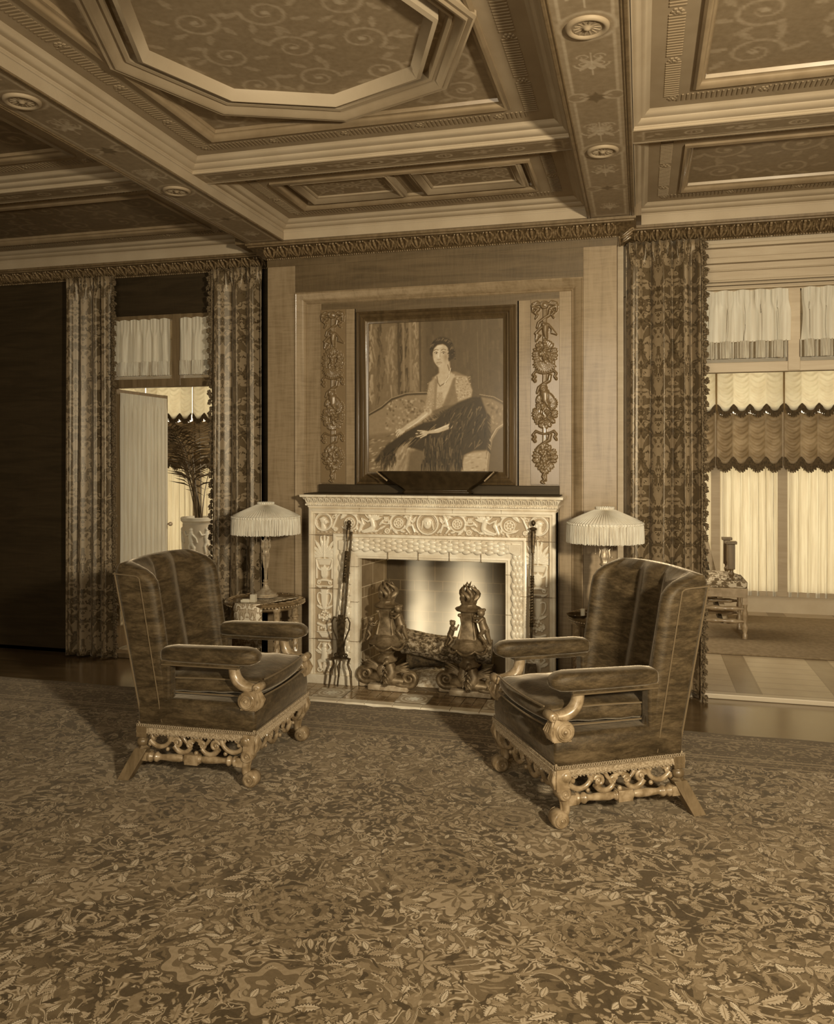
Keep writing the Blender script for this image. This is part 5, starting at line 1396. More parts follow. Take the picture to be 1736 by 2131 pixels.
        for s2 in (-1, 1):
            b.tube([(x, y + sg * .012 + s2 * .041, z) for x, z in spiral(.350, .420, .039, .010, R(120), -1.8 * 1, 34)], [.0065 - .003 * i / 34 for i in range(35)], 6)
            b.ell((.350, y + sg * .012 + s2 * .041, .420), (.010, .008, .010), 10, 6)
        b.prism([(.318, .376), (.402, .376), (.408, .44), (.392, .475), (.35, .462)], lambda a, c_, h: (a, h, c_), y + sg * .012 - .034, y + sg * .012 + .034)
        for k in range(4): b.tube([(.402, y + sg * .012 + (k - 1.5) * .018, .38), (.416, y + sg * .012 + (k - 1.5) * .020, .42), (.400, y + sg * .012 + (k - 1.5) * .012, .462)], [.006, .010, .006], 6)
        b.build('arm_support', GI, t, smooth=55)
    # gimp braid with fringe
    b = MB(); loop = [(.397, -.366), (.397, .366), (-.244, .366), (-.244, -.366)]
    b.sweep(loop, [(.0, .252), (.006, .253), (.006, .262), (.003, .265), (.003, .268), (.006, .271), (.006, .281), (.0, .284)][::1], lambda a, c_, h: (a, c_, h))
    b2 = MB(); b2.sweep(loop, [(-.002, .252), (-.003, .230), (.000, .228)], lambda a, c_, h: (a, c_, h))
    for (xa, ya), (xb_, yb_) in ((loop[3], loop[0]), (loop[0], loop[1]), (loop[1], loop[2])):
        L = math.hypot(xb_ - xa, yb_ - ya); n_ = int(L / .0115); dx, dy = (xb_ - xa) / L, (yb_ - ya) / L; ox, oy = dy, -dx
        for i in range(n_):
            s = (i + .5) * L / n_; px, py = xa + dx * s + ox * .0045, ya + dy * s + oy * .0045
            b.tube([(px + dx * .0045 * math.cos(a), py + dy * .0045 * math.cos(a), .2675 + .009 * math.sin(a)) for a in [q * math.pi / 3 for q in range(6)]], .0016, 4, closed=True)
        for i in range(int(L / .006)):
            s = (i + .5) * .006; px, py = xa + dx * s + ox * .001, ya + dy * s + oy * .001
            b2.tube([(px, py, .254), (px + ox * .002, py + oy * .002, .226 - .003 * (i % 3))], .0024, 4, caps=False)
    b.build('gimp_braid', M['gimp'], t, smooth=50); b2.build('braid_fringe', M['gimp'], t, smooth=50, recalc=False)
    # legs
    for sg in (-1, 1):
        y = sg * .345
        b = MB(); b.box(.335, .392, y - .030, y + .030, .165, .258); 
        for k in range(3): b.tube([(.394, y + (k - 1) * .018, .175), (.402, y + (k - 1) * .020, .21), (.394, y + (k - 1) * .012, .25)], [.006, .011, .006], 7)
        for s2 in (-1, 1):
            b.lathe([(.002, -.006), (.020, -.006), (.024, 0), (.014, .008), (.002, .010)], (.345, y + s2 * .030, .225), 18, M=Matrix.Rotation(R(-90 * s2), 3, 'X'))
            b.tube([(x, y + s2 * .034, z) for x, z in spiral(.345, .225, .020, .005, 0, 1.4, 20)], .004, 5)
        b.lathe([(.002, -.034), (.026, -.034), (.031, -.028), (.031, .028), (.026, .034), (.002, .034)], (.352, y, .152), 20, M=Matrix.Rotation(R(90), 3, 'X'))
        for s2 in (-1, 1): b.tube([(x, y + s2 * .035, z) for x, z in spiral(.352, .152, .024, .006, 0, 1.4, 20)], .0045, 5); b.ell((.352, y + s2 * .035, .152), (.008, .006, .008), 8, 5)
        b.tube([(.345, y, .135), (.338, y, .105), (.336, y, .075), (.350, y, .052)], [.023, .021, .020, .022], 14, up=(0, 1, 0), flat=1.25)
        b.tube([(.362, y, .135), (.356, y, .105), (.354, y, .075), (.362, y, .055)], [.010, .008, .008, .009], 8)
        b.lathe([(.002, -.036), (.030, -.036), (.038, -.028), (.040, 0), (.038, .028), (.030, .036), (.002, .036)], (.368, y, .040), 24, M=Matrix.Rotation(R(90), 3, 'X'))
        for s2 in (-1, 1): b.tube([(x, y + s2 * .037, z) for x, z in spiral(.368, .040, .030, .008, R(90), -1.5, 26)], [.0065 - .003 * i / 26 for i in range(27)], 6); b.ell((.368, y + s2 * .037, .040), (.009, .007, .009), 8, 5)
        b.build('leg', GI, t, smooth=50)
        b = MB(); yb_ = sg * .345
        b.hexa([(-.245, yb_ - .026, .205), (-.19, yb_ - .026, .205), (-.19, yb_ + .026, .205), (-.245, yb_ + .026, .205)], [(-.245, yb_ - .026, .262), (-.185, yb_ - .026, .262), (-.185, yb_ + .026, .262), (-.245, yb_ + .026, .262)])
        b.lathe([(.018, .0), (.026, .006), (.030, .020), (.026, .034), (.018, .040), (.022, .046), (.022, .05)], (-.222, yb_, .158), 20)
        o1, o2 = yb_ + sg * .016, yb_ + sg * .045
        b.hexa([(-.325, o2 - .026, 0.0), (-.262, o2 - .026, 0.0), (-.262, o2 + .026, 0.0), (-.325, o2 + .026, 0.0)], [(-.252, yb_ - .028, .150), (-.186, yb_ - .028, .150), (-.186, yb_ + .030, .150), (-.252, yb_ + .030, .150)])
        b.lathe([(.034, .0), (.020, .012)], (-.220, yb_, .149), 4)
        b.build('leg', OK, t, smooth=45, bevel=.002)
        # turned stretcher front to back with square blocks
        P0, P1 = Vector((-.215, y + sg * .006, .105)), Vector((.325, y, .118)); d = P1 - P0; L = d.length
        Mx = d.to_track_quat('Z', 'Y').to_matrix()
        pr = [(.016, .03), (.026, .034), (.028, .045), (.020, .055), (.016, .06), (.024, .068), (.026, .078), (.018, .088), (.014, .10), (.019, .16), (.020, .20), (.014, .222), (.022, .228), (.022, .236), (.015, .24)]
        b = MB(); b.lathe(pr, P0, 16, M=Mx); b.lathe([(r_, L - z_) for r_, z_ in pr][::-1], P0, 16, M=Mx)
        c_ = (P0 + P1) / 2; b.box(c_.x - .036, c_.x + .036, c_.y - .025, c_.y + .025, c_.z - .025, c_.z + .025)
        b.box(-.225, -.178, y - .02, y + .03, .085, .128); b.box(.292, .335, y - .022, y + .022, .095, .140)
        b.build('stretcher', GI, t, smooth=45, bevel=.002)
    b = MB(); b.tube([(.055, -.33, .112), (.055, -.20, .112), (.055, 0, .112), (.055, .20, .112), (.055, .33, .112)], [.014, .020, .016, .020, .014], 12); b.build('cross_stretcher', OK, t)
    # pierced scroll aprons: both sides and front
    def apron(map2, L, side):
        b = MB(); h0 = .205
        def T(pts, r0, r1=None):
            r1 = r1 or r0; n_ = len(pts) - 1
            r0, r1 = r0 * 1.25, r1 * 1.25
            b.tube([map2(a, c_) for a, c_ in pts], [r0 + (r1 - r0) * i / n_ for i in range(n_ + 1)], 8)
        for m_ in (-1, 1):
            X = lambda a: L / 2 + m_ * a
            def sp(cx_, cz, r0, a0, tr, w0=.009, w1=.005): T([(X(p[0]), p[1]) for p in spiral(cx_, cz, r0, .006, a0, tr, 22)], w0, w1); b.ell(map2(X(cx_), cz), (.009,) * 3, 8, 5)
            q = L / 2
            sp(q * .86, .222, .026, R(-90), 1.3); sp(q * .52, .218, .030, R(200), -1.3); sp(q * .40, .185, .026, R(20), 1.3); sp(q * .13, .180, .018, R(160), -1.2, .008)
            T([(X(a), c_) for a, c_ in bez((q * .97, .19), (q * .85, .150), (q * .66, .150), (q * .55, .192), 10)], .011, .009)
            T([(X(a), c_) for a, c_ in bez((q * .55, .192), (q * .50, .250), (q * .36, .262), (q * .30, .225), 10)], .011, .008)
            T([(X(a), c_) for a, c_ in bez((q * .46, .170), (q * .36, .128), (q * .20, .132), (q * .12, .165), 10)], .012, .009)
            T([(X(a), c_) for a, c_ in bez((q * .30, .225), (q * .24, .20), (q * .20, .175), (q * .10, .19), 8)], .009, .006)
            b.ell(map2(X(q * .60), .150), (.011,) * 3, 8, 5); b.ell(map2(X(q * .97), .172), (.013,) * 3, 8, 5)
            for k in range(4): T([(X(.006), .205), (X(.02 + .010 * k), .235 - .018 * k), (X(.012 + .014 * k), .250 - .024 * k)], .007, .004)
        b.ell(map2(L / 2, .142), (.012,) * 3, 8, 5); b.ell(map2(L / 2, .215), (.016,) * 3, 8, 6)
        b.tube([map2(0, .250), map2(L, .250)], .010, 6)
        b.build('carved_apron', GI, t, smooth=70)
    apron(lambda a, c_: (-.185 + a, -.350, c_), .52, -1); apron(lambda a, c_: (-.185 + a, .350, c_), .52, 1); apron(lambda a, c_: (.372, -.315 + a, c_), .63, 0)
    return t
L_ = armchair('armchair', 'dark velvet armchair with carved legs at left, facing right beside the brocade-draped table', R(2), (-2.22, 4.085, 0.006))
R_ = armchair('armchair', 'dark velvet armchair with carved legs at right, facing left towards the fire', R(-149), (-.209, 4.164, 0.006))
# ================================================================== curtains
def curtain_mesh(W, z0, z1, folds, amp, seed, fabric=1.6, header=True, taper=0.0, nx=150, nz=70, drift=.02):
    r = random.Random(seed); ph = [r.uniform(-.5, .5) for _ in range(8)]
    me_v = []; uv = []
    for j in range(nz + 1):
        v = j / nz; z = z0 + (z1 - z0) * v
        hd = smooth_step((z - (z1 - .16)) / .10) if header else 0
        for i in range(nx + 1):
            s = i / nx
            a = 2 * math.pi * (folds * s + .12 * math.sin(2 * math.pi * s * 1.3 + ph[0]) + .05 * math.sin(v * 3 + ph[1] + s * 5))
            y = amp * (1.1 - 2.1 * abs(math.sin(a / 2 + .25 * math.sin(a * .7 + ph[2]))) ** .6 + .10 * math.sin(2.3 * a + ph[5] + 2 * v)) * (1 - .65 * hd)
            y += hd * .35 * amp * math.cos(2 * math.pi * folds * 3 * s + ph[3] + math.sin(s * 17))
            xx = s + .018 * math.sin(a) * (1 - hd) + .006 * math.sin(3 * a)
            w = W * (1 - taper * (1 - v)); x = (W - w) * .0 + xx * w + drift * math.sin(v * 2.2 + ph[4]) * .3
            me_v.append((x, y, z)); uv.append((s * fabric, z))
    return me_v, uv, nx, nz
def sheet(name, data, m, parent=None, loc=None, solid=.004):
    V, UV, nx, nz = data
    F = [(j * (nx + 1) + i, j * (nx + 1) + i + 1, (j + 1) * (nx + 1) + i + 1, (j + 1) * (nx + 1) + i) for j in range(nz) for i in range(nx)]
    me = bpy.data.meshes.new(name); me.from_pydata(V, [], F); u = me.uv_layers.new(name='UVMap')
    idx = np.empty(len(me.loops), dtype=np.int32); me.loops.foreach_get('vertex_index', idx)
    u.data.foreach_set('uv', np.array(UV, dtype=np.float32)[idx].ravel())
    o = link(name, me, m, parent, 0, loc=loc, solid=solid); me.shade_smooth(); return o
def tassels(edge, seed, side, parent, step=.040):
    r = random.Random(seed); b = MB(); n = len(edge)
    L = edge[-1][2] - edge[0][2]; k = int(L / step)
    for q in range(k):
        u = (q + .5) / k * (n - 1); i = min(int(u), n - 2); f_ = u - i
        p = [edge[i][c_] * (1 - f_) + edge[i + 1][c_] * f_ for c_ in range(3)]
        big = 1.0 if q % 2 == 0 else .62
        c_ = Vector((p[0] + side * (.016 * big + .004), p[1] - .018, p[2] + r.uniform(-.006, .006)))
        for w in range(22):
            d = Vector((side * r.uniform(-.3, 1.0), r.uniform(-1, .5), r.uniform(-1.1, .8))).normalized(); ln = r.uniform(.018, .030) * big
            b.tube([tuple(c_), tuple(c_ + d * ln * .6 + Vector((0, 0, .004))), tuple(c_ + d * ln + Vector((0, 0, -.006)))], [.004, .0075 * big, .0035], 5)
    b.tube([(p[0] + side * .004, p[1] - .006, p[2]) for p in edge], .011, 6)
    return b.build('tassel_trim', M['tassel'], parent, smooth=60, recalc=False)
def drape(label, x0, x1, y, seed, folds, trim_sides, amp=.034, fabric=.80):
    t = thing('curtain', label, 'curtain', (x0, y, 0))
    d = curtain_mesh(x1 - x0, .012, 3.084, folds, amp, seed, fabric)
    sheet('drape', d, M['damask'], t)
    V, UV, nx, nz = d
    for sd in trim_sides:
        e = [V[j * (nx + 1) + (nx if sd > 0 else 0)] for j in range(nz + 1)]
        tassels(e, seed, sd, t)
    return t
drape('tall damask curtain right of the chimney wall behind the lamp', -.105, .375, 5.915, 3, 3.2, (1,), amp=.050)
drape('tall damask curtain left of the chimney wall, partly behind the armchair', -3.235, -2.815, 5.90, 8, 3.0, (-1,), amp=.044, fabric=.70)
drape('dark edge of a damask curtain at the far left of the photo', -4.56, -4.125, 5.90, 12, 4.0, (1,))

# ================================================================== transom windows, sheers, doors
def window_frame(name, x0, x1, mull, m):
    b = MB(); b.box(x0, x1, 6.03, 6.10, 2.195, 2.262); b.box(x0, x1, 6.03, 6.10, 2.74, 2.80)
    for x in mull: b.box(x - .038, x + .038, 6.025, 6.10, 2.20, 2.79)
    for x in (x0 + .002, x1 - .042): b.box(x, x + .04, 6.024, 6.12, .03, 2.738)
    o = b.build(name, m, smooth=0, bevel=.003); struct(o)
    MB().box(x0 + .03, x1 - .03, 6.075, 6.079, 2.25, 2.75).build('glass_pane', M['pane'], o, smooth=0)
window_frame('window_20', -4.25, -3.0, (-3.62,), M['walnut_mid']); window_frame('window_21', -.12, 2.05, (.98,), M['sun_trim'])
def sheer(label, x0, x1, seed, folds, group='short sheers over the doors', z0=2.285, z1=2.735):
    t = thing('sheer_curtain', label, 'sheer curtain', (x0, 6.0, 0), group=group)
    V, UV, nx, nz = curtain_mesh(x1 - x0, z0 + .11, z1, folds, .010, seed, 1, True, nx=110, nz=24, drift=0)
    V = [(x, y + .006 * math.sin(x * 60) * max(0, (z - 2.6)) * 4, z + .010 * abs(math.sin(math.pi * folds * x / (x1 - x0))) * (z > z1 - .03)) for x, y, z in V]
    sheet('sheer_panel', (V, UV, nx, nz), M['sheer'], t, solid=0)
    b = MB(); w = x1 - x0; n = int(w / .003)
    for i in range(n):
        s = (i + .5) / n; k = int(s * nx); x, y, _ = V[k]
        b.tube([(x, y, z0 + .115), (x, y - .002, z0 + .004 * (i % 3))], .0048, 4, caps=False)
    b.build('fringe', M['sheer_fringe'], t, smooth=60, recalc=False)
sheer('short fringed sheer hanging in the left transom, wide pleated piece', -4.22, -3.665, 2, 6)
sheer('short fringed sheer in the left transom beside the tasselled curtain', -3.575, -3.06, 5, 5)
sheer('short fringed sheer in the right transom beside the tasselled curtain', -.08, .94, 7, 9)
sheer('short fringed sheer in the right transom, beyond its middle post', 1.02, 2.0, 9, 9)
# open left door leaf with its long sheer
dt = bpy.data.objects.new('door_1', None); scene.collection.objects.link(dt); struct(dt); dt.location = (-4.215, 6.06, 0)
b = MB(); 
for y0, y1, z0, z1, w_ in ((0, .06, .04, 2.192, .02), (.72, .78, .04, 2.192, .02), (.05, .73, 2.12, 2.19, .018), (.05, .73, .042, .22, .018)): b.box(-w_, w_, y0, y1, z0, z1)
b.build('door_frame', M['walnut_mid'], dt, smooth=0, bevel=.003)
b = MB()
for z in (.55, .88, 1.20, 1.52, 1.84): b.box(-.010, .010, .05, .73, z, z + .025)
b.build('glazing_bar', M['walnut_mid'], dt, smooth=0)
MB().box(-.003, .003, .05, .73, .2, 2.14).build('glass_pane', M['pane'], dt, smooth=0)
b = MB(); b.lathe([(.002, 0), (.008, .002), (.008, .03), (.018, .036), (.020, .05), (.012, .062), (.002, .064)], (.02, .75, 1.02), 16, M=Matrix.Rotation(R(90), 3, 'Y')); b.build('door_handle', M['lamp_metal'], dt)
t = thing('sheer_curtain', 'long pleated sheer hung on the open door leaf at left', 'sheer curtain', (-4.17, 6.085, 0), R(90))
V, UV, nx, nz = curtain_mesh(.70, .36, 2.16, 11, .007, 21, 1, True, nx=140, nz=40, drift=.004)
sheet('sheer_panel', (V, UV, nx, nz), M['sheer'], t, solid=0)
b = MB()
for i in range(110):
    x, y, _ = V[int((i + .5) / 110 * nx)]; b.tube([(x, y, .37), (x + .002 * math.sin(i), y - .002, .25 + .006 * (i % 3))], .0038, 4, caps=False)
b.build('fringe', M['sheer_fringe'], t, smooth=60, recalc=False)

# ================================================================== sunroom furnishings
def austrian(x0, x1, z0, z1, m, label, grp, dark):
    t = thing('austrian_shade', label, 'window shade', (x0, 9.25 if dark else 9.20, 0), group=grp); w = x1 - x0; nx, nz = 60, 46
    cols = max(2, round(w / .16)); V = []; UV = []
    for j in range(nz + 1):
        v = j / nz
        for i in range(nx + 1):
            s = i / nx; c_ = abs(math.sin(math.pi * cols * s)); zz = z0 + (z1 - z0) * v - .055 * c_ * (1 - .5 * v)
            puff = abs(math.sin(math.pi * (8 * v + .25 * c_)))
            V.append((s * w, -.035 * c_ ** .7 * (.4 + .6 * puff), zz)); UV.append((s, v))
    sheet('gathered_panel', (V, UV, nx, nz), m, t, solid=0)
    b = MB()
    for i in range(nx * 2):
        s = (i + .5) / (nx * 2); c_ = abs(math.sin(math.pi * cols * s)); z = z0 - .055 * c_
        b.tube([(s * w, -.02, z + .02), (s * w + .004 * math.sin(i * 2.3), -.022, z - (.07 if dark else .045) - .008 * (i % 4))], .006, 4, caps=False)
    b.build('fringe', M['shade_fringe'], t, smooth=60, recalc=False)
W_ = [(-6.6, -5.95), (-5.95, -5.3), (-5.3, -4.65), (-4.65, -4.0), (-4.0, -3.2), (.1, .75), (.75, 1.4), (1.4, 2.05), (2.05, 2.9)]
side = lambda x: 'left sunroom window' if x < -1 else 'right sunroom window'
ORD = ['fifth', 'fourth', 'third', 'second', 'first', 'first', 'second', 'third', 'fourth']
for i, (x0, x1) in enumerate(W_):
    sd = 'left' if x0 < -1 else 'right'; od = ORD[i]
    austrian(x0 + .01, x1 - .01, 2.16, 2.60, M['austrian'], 'bright gathered upper shade with scalloped hem, %s %s sunroom window from the chimney' % (od, sd), 'upper %s gathered shades' % sd, False)
    austrian(x0 + .01, x1 - .01, 1.62, 2.09, M['austrian_dark'], 'dim gathered lower shade with dark fringe, %s %s sunroom window from the chimney' % (od, sd), 'lower %s gathered shades' % sd, True)
    t = thing('sheer_curtain', 'long pale sheer below the shades of the %s %s sunroom window from the chimney' % (od, sd), 'sheer curtain', (x0 + .035, 9.292, 0), group='long %s sunroom sheers' % sd)
    d = curtain_mesh(x1 - x0 - .07, .2, 1.66, 7, .012, 30 + i, 1, False, nx=70, nz=6, drift=0); sheet('sheer_panel', d, M['sheer'], t, solid=0)
o = MB().box(.2, 2.6, 7.19, 9.0, .031, .045).build('sunroom_rug', M['sun_rug'], smooth=0, bevel=.004); tag(o, 'plain flat rug on the sunroom tiles at the right', 'rug')
# carved side chair seen from the side
t = thing('side_chair', 'carved wooden side chair with floral seat in the right sunroom', 'chair', (.63, 8.0, .048))
G_ = M['gilt2'] = mat('gilt2', mott(.22, .34, scale=18), .4, coat=.3)
b = MB(); b.box(-.26, .26, -.24, .24, .44, .50); b.ell((0, 0, .50), (.25, .23, .055), 20, 8)
b.build('floral_seat', mat('floral', lambda g: g.mix(g.step(g.noise(g.coord(), 22, 3, .6, 1.5), .46, .56), .12, .52), .8), t, smooth=60, bevel=.012)
for x in (-.24, .24):
    for y in (-.22, .22):
        b = MB(); b.box(x - .022, x + .022, y - .022, y + .022, .30, .44)
        if x < 0: b.tube([(x, y, .31), (x + .02, y, .20), (x - .005, y, .10), (x - .07, y, .02), (x - .10, y, .012)], [.022, .024, .022, .018, .014], 10)
        else: b.lathe([(.022, 0), (.020, .04), (.014, .05), (.024, .08), (.026, .11), (.014, .14), (.020, .18), (.026, .22), (.016, .26), (.022, .30)], (x, y, 0), 14)
        b.build('leg', G_, t, smooth=50)
b = MB(); b.box(-.25, .25, -.245, -.225, .36, .44); b.box(-.25, .25, .225, .245, .36, .44); b.box(-.25, -.23, -.22, .22, .36, .44); b.box(.23, .25, -.22, .22, .36, .44); b.build('apron', G_, t, smooth=0, bevel=.004)
for y in (-.22, .22):
    for z in (.15, .26):
        b = MB(); b.lathe([(.012, 0), (.012, .03), (.022, .06), (.024, .09), (.014, .13), (.012, .17), (.024, .21), (.024, .25), (.014, .30), (.022, .36), (.022, .40), (.012, .44), (.012, .48)], (-.24, y, z), 12, M=Matrix.Rotation(R(90), 3, 'Y')); b.build('stretcher', G_, t, smooth=50)
for y in (-.20, .20):
    b = MB(); b.box(.10, .16, y - .025, y + .025, .60, .82); b.box(.085, .175, y - .04, y + .04, .82, .845); b.lathe([(.02, 0), (.026, .02), (.014, .035), (.022, .055), (.026, .07), (.016, .09), (.02, .11)], (.13, y, .49), 12); b.build('back_post', M['oak'], t, smooth=40, bevel=.004)
b = MB(); b.box(.12, .145, -.19, .19, .63, .79); b.build('backrest', M['oak'], t, smooth=0, bevel=.006)
t = thing('leaning_frame', 'slanting wooden frame edge seen past the right curtain in the sunroom', 'frame', (.50, 8.5, .046))
b = MB(); b.hexa([(.26, -.02, 0), (.31, -.02, 0), (.31, .02, 0), (.26, .02, 0)], [(.045, -.02, .90), (.09, -.02, .90), (.09, .02, .90), (.045, .02, .90)]); b.build('edge_board', M['sun_trim'], t, smooth=0, bevel=.004)
b = MB(); b.hexa([(.225, .0, 0), (.26, .0, 0), (.26, .4, 0), (.225, .4, 0)], [(.015, .0, .87), (.045, .0, .87), (.045, .4, .87), (.015, .4, .87)]); b.build('dark_panel', M['walnut_dark'], t, smooth=0, bevel=.004)

# potted palm on a stone pedestal
t = thing('potted_palm', 'tall potted palm with dark arching fronds in a pale relief urn behind the door', 'potted plant', (-4.28, 7.55, 0))
b = MB().lathe([(.02, .42), (.10, .43), (.145, .47), (.16, .52), (.158, .58), (.145, .62), (.148, .80), (.155, .93), (.165, .945), (.178, .955), (.180, .985), (.172, .99), (.160, .985), (.155, .95)], (0, 0, .045), 40); b.build('urn', M['pot_plain'], t, smooth=40)
f = Field(.75, .30, .004)
for k in range(5):
    c_ = .075 + k * .15
    f.disc(c_, .245, .018, .022, 1.0); f.stroke([(c_, .22), (c_ - .008, .17), (c_, .13)], .020, .024, 1.0); f.stroke([(c_, .12), (c_ - .02, .08), (c_ - .012, .02)], .018, .009, .9); f.stroke([(c_, .12), (c_ + .03, .07), (c_ + .028, .01)], .018, .009, .9)
    f.stroke([(c_ - .015, .20), (c_ - .05, .19), (c_ - .07, .23)], .010, .006, .9); f.stroke([(c_ + .015, .20), (c_ + .05, .16), (c_ + .06, .12)], .010, .006, .9)
f.mesh('figure_relief', M['pot'], lambda a, c_, h: ((.149 + .010 * c_ / .3 + h * .018) * math.cos(R(-175) + a / .15), (.149 + .010 * c_ / .3 + h * .018) * math.sin(R(-175) + a / .15), .67 + c_), tone=True, H=f.A, parent=t)
MB().lathe([(.001, .99), (.155, .99), (.155, .975), (.001, .975)], (0, 0, 0), 24).build('soil', M['soil'], t, smooth=0)
r = random.Random(5)
for k in range(12):
    az = r.uniform(0, 6.28) if k > 4 else (3.0 + .5 * k); ln = r.uniform(.6, 1.15); up_ = r.uniform(.75, 1.45)
    b = MB(); pts = []
    for i in range(15):
        u = i / 14; rad = ln * .62 * u ** 1.5; z = .98 + up_ * (u * 1.12 - .42 * u ** 3.2); pts.append(Vector((rad * math.cos(az) + .03 * math.cos(k), rad * math.sin(az) + .03 * math.sin(k), z)))
    b.tube([tuple(p) for p in pts], [.007 - .005 * i / 14 for i in range(15)], 5)
    for i in range(4, 15):
        for h_ in (0,) if i < 7 else (0, .5):
            if i + h_ > 14: continue
            p = pts[i] if not h_ else (pts[i] + pts[min(i + 1, 14)]) / 2; d = (pts[min(i + 1, 14)] - pts[i - 1]).normalized(); sdv = d.cross(Vector((0, 0, 1))).normalized()
            for sg in (-1, 1):
                L = .30 * (1 - abs((i - 8) / 9) ** 2 * .6) * r.uniform(.85, 1.1); q1 = p + (sdv * sg * .7 + d * .55) * L * .5 + Vector((0, 0, -.02)); q2 = p + (sdv * sg * .9 + d * .75) * L + Vector((0, 0, -.10 * L / .24)); wv = d.cross(sdv) * .0
                n_ = d * .0085; zf = Vector((0, 0, .002))
                o_ = len(b.v); b.v += [tuple(p), tuple(q1 - n_), tuple(q2), tuple(q1 + n_), tuple(q1 + zf * 1.5)]; b.f += [(o_, o_ + 1, o_ + 4), (o_ + 1, o_ + 2, o_ + 4), (o_ + 2, o_ + 3, o_ + 4), (o_ + 3, o_, o_ + 4)]
    b.build('frond', M['leaf'], t, smooth=0, recalc=False)
t = thing('pedestal', 'pale stone pedestal under the palm urn', 'pedestal', (-4.28, 7.55, .03))
b = MB().lathe([(.17, 0), (.17, .04), (.13, .06), (.11, .10), (.10, .25), (.11, .36), (.14, .39), (.14, .43)], (0, 0, 0), 4 * 6); b.build('pedestal_body', M['pot_plain'], t, smooth=40)

# ================================================================== tables and lamps
def side_table(label, x, y, r, h, legs, a0):
    t = thing('side_table', label, 'side table', (x, y, .0)); T, TT = M['table_wood'], M['table_trim']
    b = MB().lathe([(.001, h - .006), (r * .80, h - .006), (r * .82, h), (r * .97, h + .001), (r, h - .004), (r + .004, h - .012), (r, h - .022), (r * .95, h - .030), (.001, h - .032)], (0, 0, 0), 64); b.build('table_top', T, t, smooth=40)
    b = MB()
    for k in range(72): a = k * math.pi / 36; b.ell(((r - .002) * math.cos(a), (r - .002) * math.sin(a), h - .024), (.008, .008, .006), 6, 4)
    for k in range(26):
        a = k * math.pi / 13; b.tube([(r * .84 * math.cos(a), r * .84 * math.sin(a), h), (r * .90 * math.cos(a + .05), r * .90 * math.sin(a + .05), h + .002), (r * .95 * math.cos(a + .15), r * .95 * math.sin(a + .15), h)], [.004, .006, .003], 5)
    b.build('carved_edge', TT, t, smooth=60, recalc=False)
    MB().lathe([(r * .80, h - .06), (r * .86, h - .05), (r * .86, h - .03), (r * .76, h - .03), (r * .76, h - .06)], (0, 0, 0), 48, caps=False).build('apron', T, t, smooth=30)
    for k in range(legs):
        a = a0 + k * 2 * math.pi / legs; lx, ly = r * .80 * math.cos(a), r * .80 * math.sin(a)
        b = MB(); b.lathe([(.030, h - .03), (.034, h - .04), (.030, h - .055), (.022, h - .062), (.022, h - .13), (.030, h - .135), (.030, h - .145), (.018, h - .15)], (lx, ly, 0), 20)
        b.lathe([(.020, .15), (.028, .16), (.020, .17), (.019, h - .15)], (lx, ly, 0), 16)
        for s_ in range(4):
            pts = [(lx + .018 * math.cos(u * 9 + s_ * math.pi / 2), ly + .018 * math.sin(u * 9 + s_ * math.pi / 2), .17 + (h - .33) * u) for u in [i / 26 for i in range(27)]]; b.tube(pts, .007, 5)
        b.lathe([(.026, .0), (.034, .02), (.034, .04), (.022, .06), (.020, .08), (.028, .10), (.022, .13), (.020, .16)], (lx, ly, 0), 18)
        b.build('leg', TT, t, smooth=50)
    b = MB().lathe([(.001, .11), (r * .78, .11), (r * .82, .12), (r * .78, .13), (.001, .13)], (0, 0, 0), 48); b.build('lower_shelf', T, t, smooth=40)
    return t
side_table('round carved side table with twisted legs, draped with brocade, left of the fireplace', -2.52, 5.35, .272, .642, 4, R(45))
side_table('small round carved table with an ashtray, mostly hidden behind the right armchair', -.22, 5.33, .225, .642, 3, R(200))
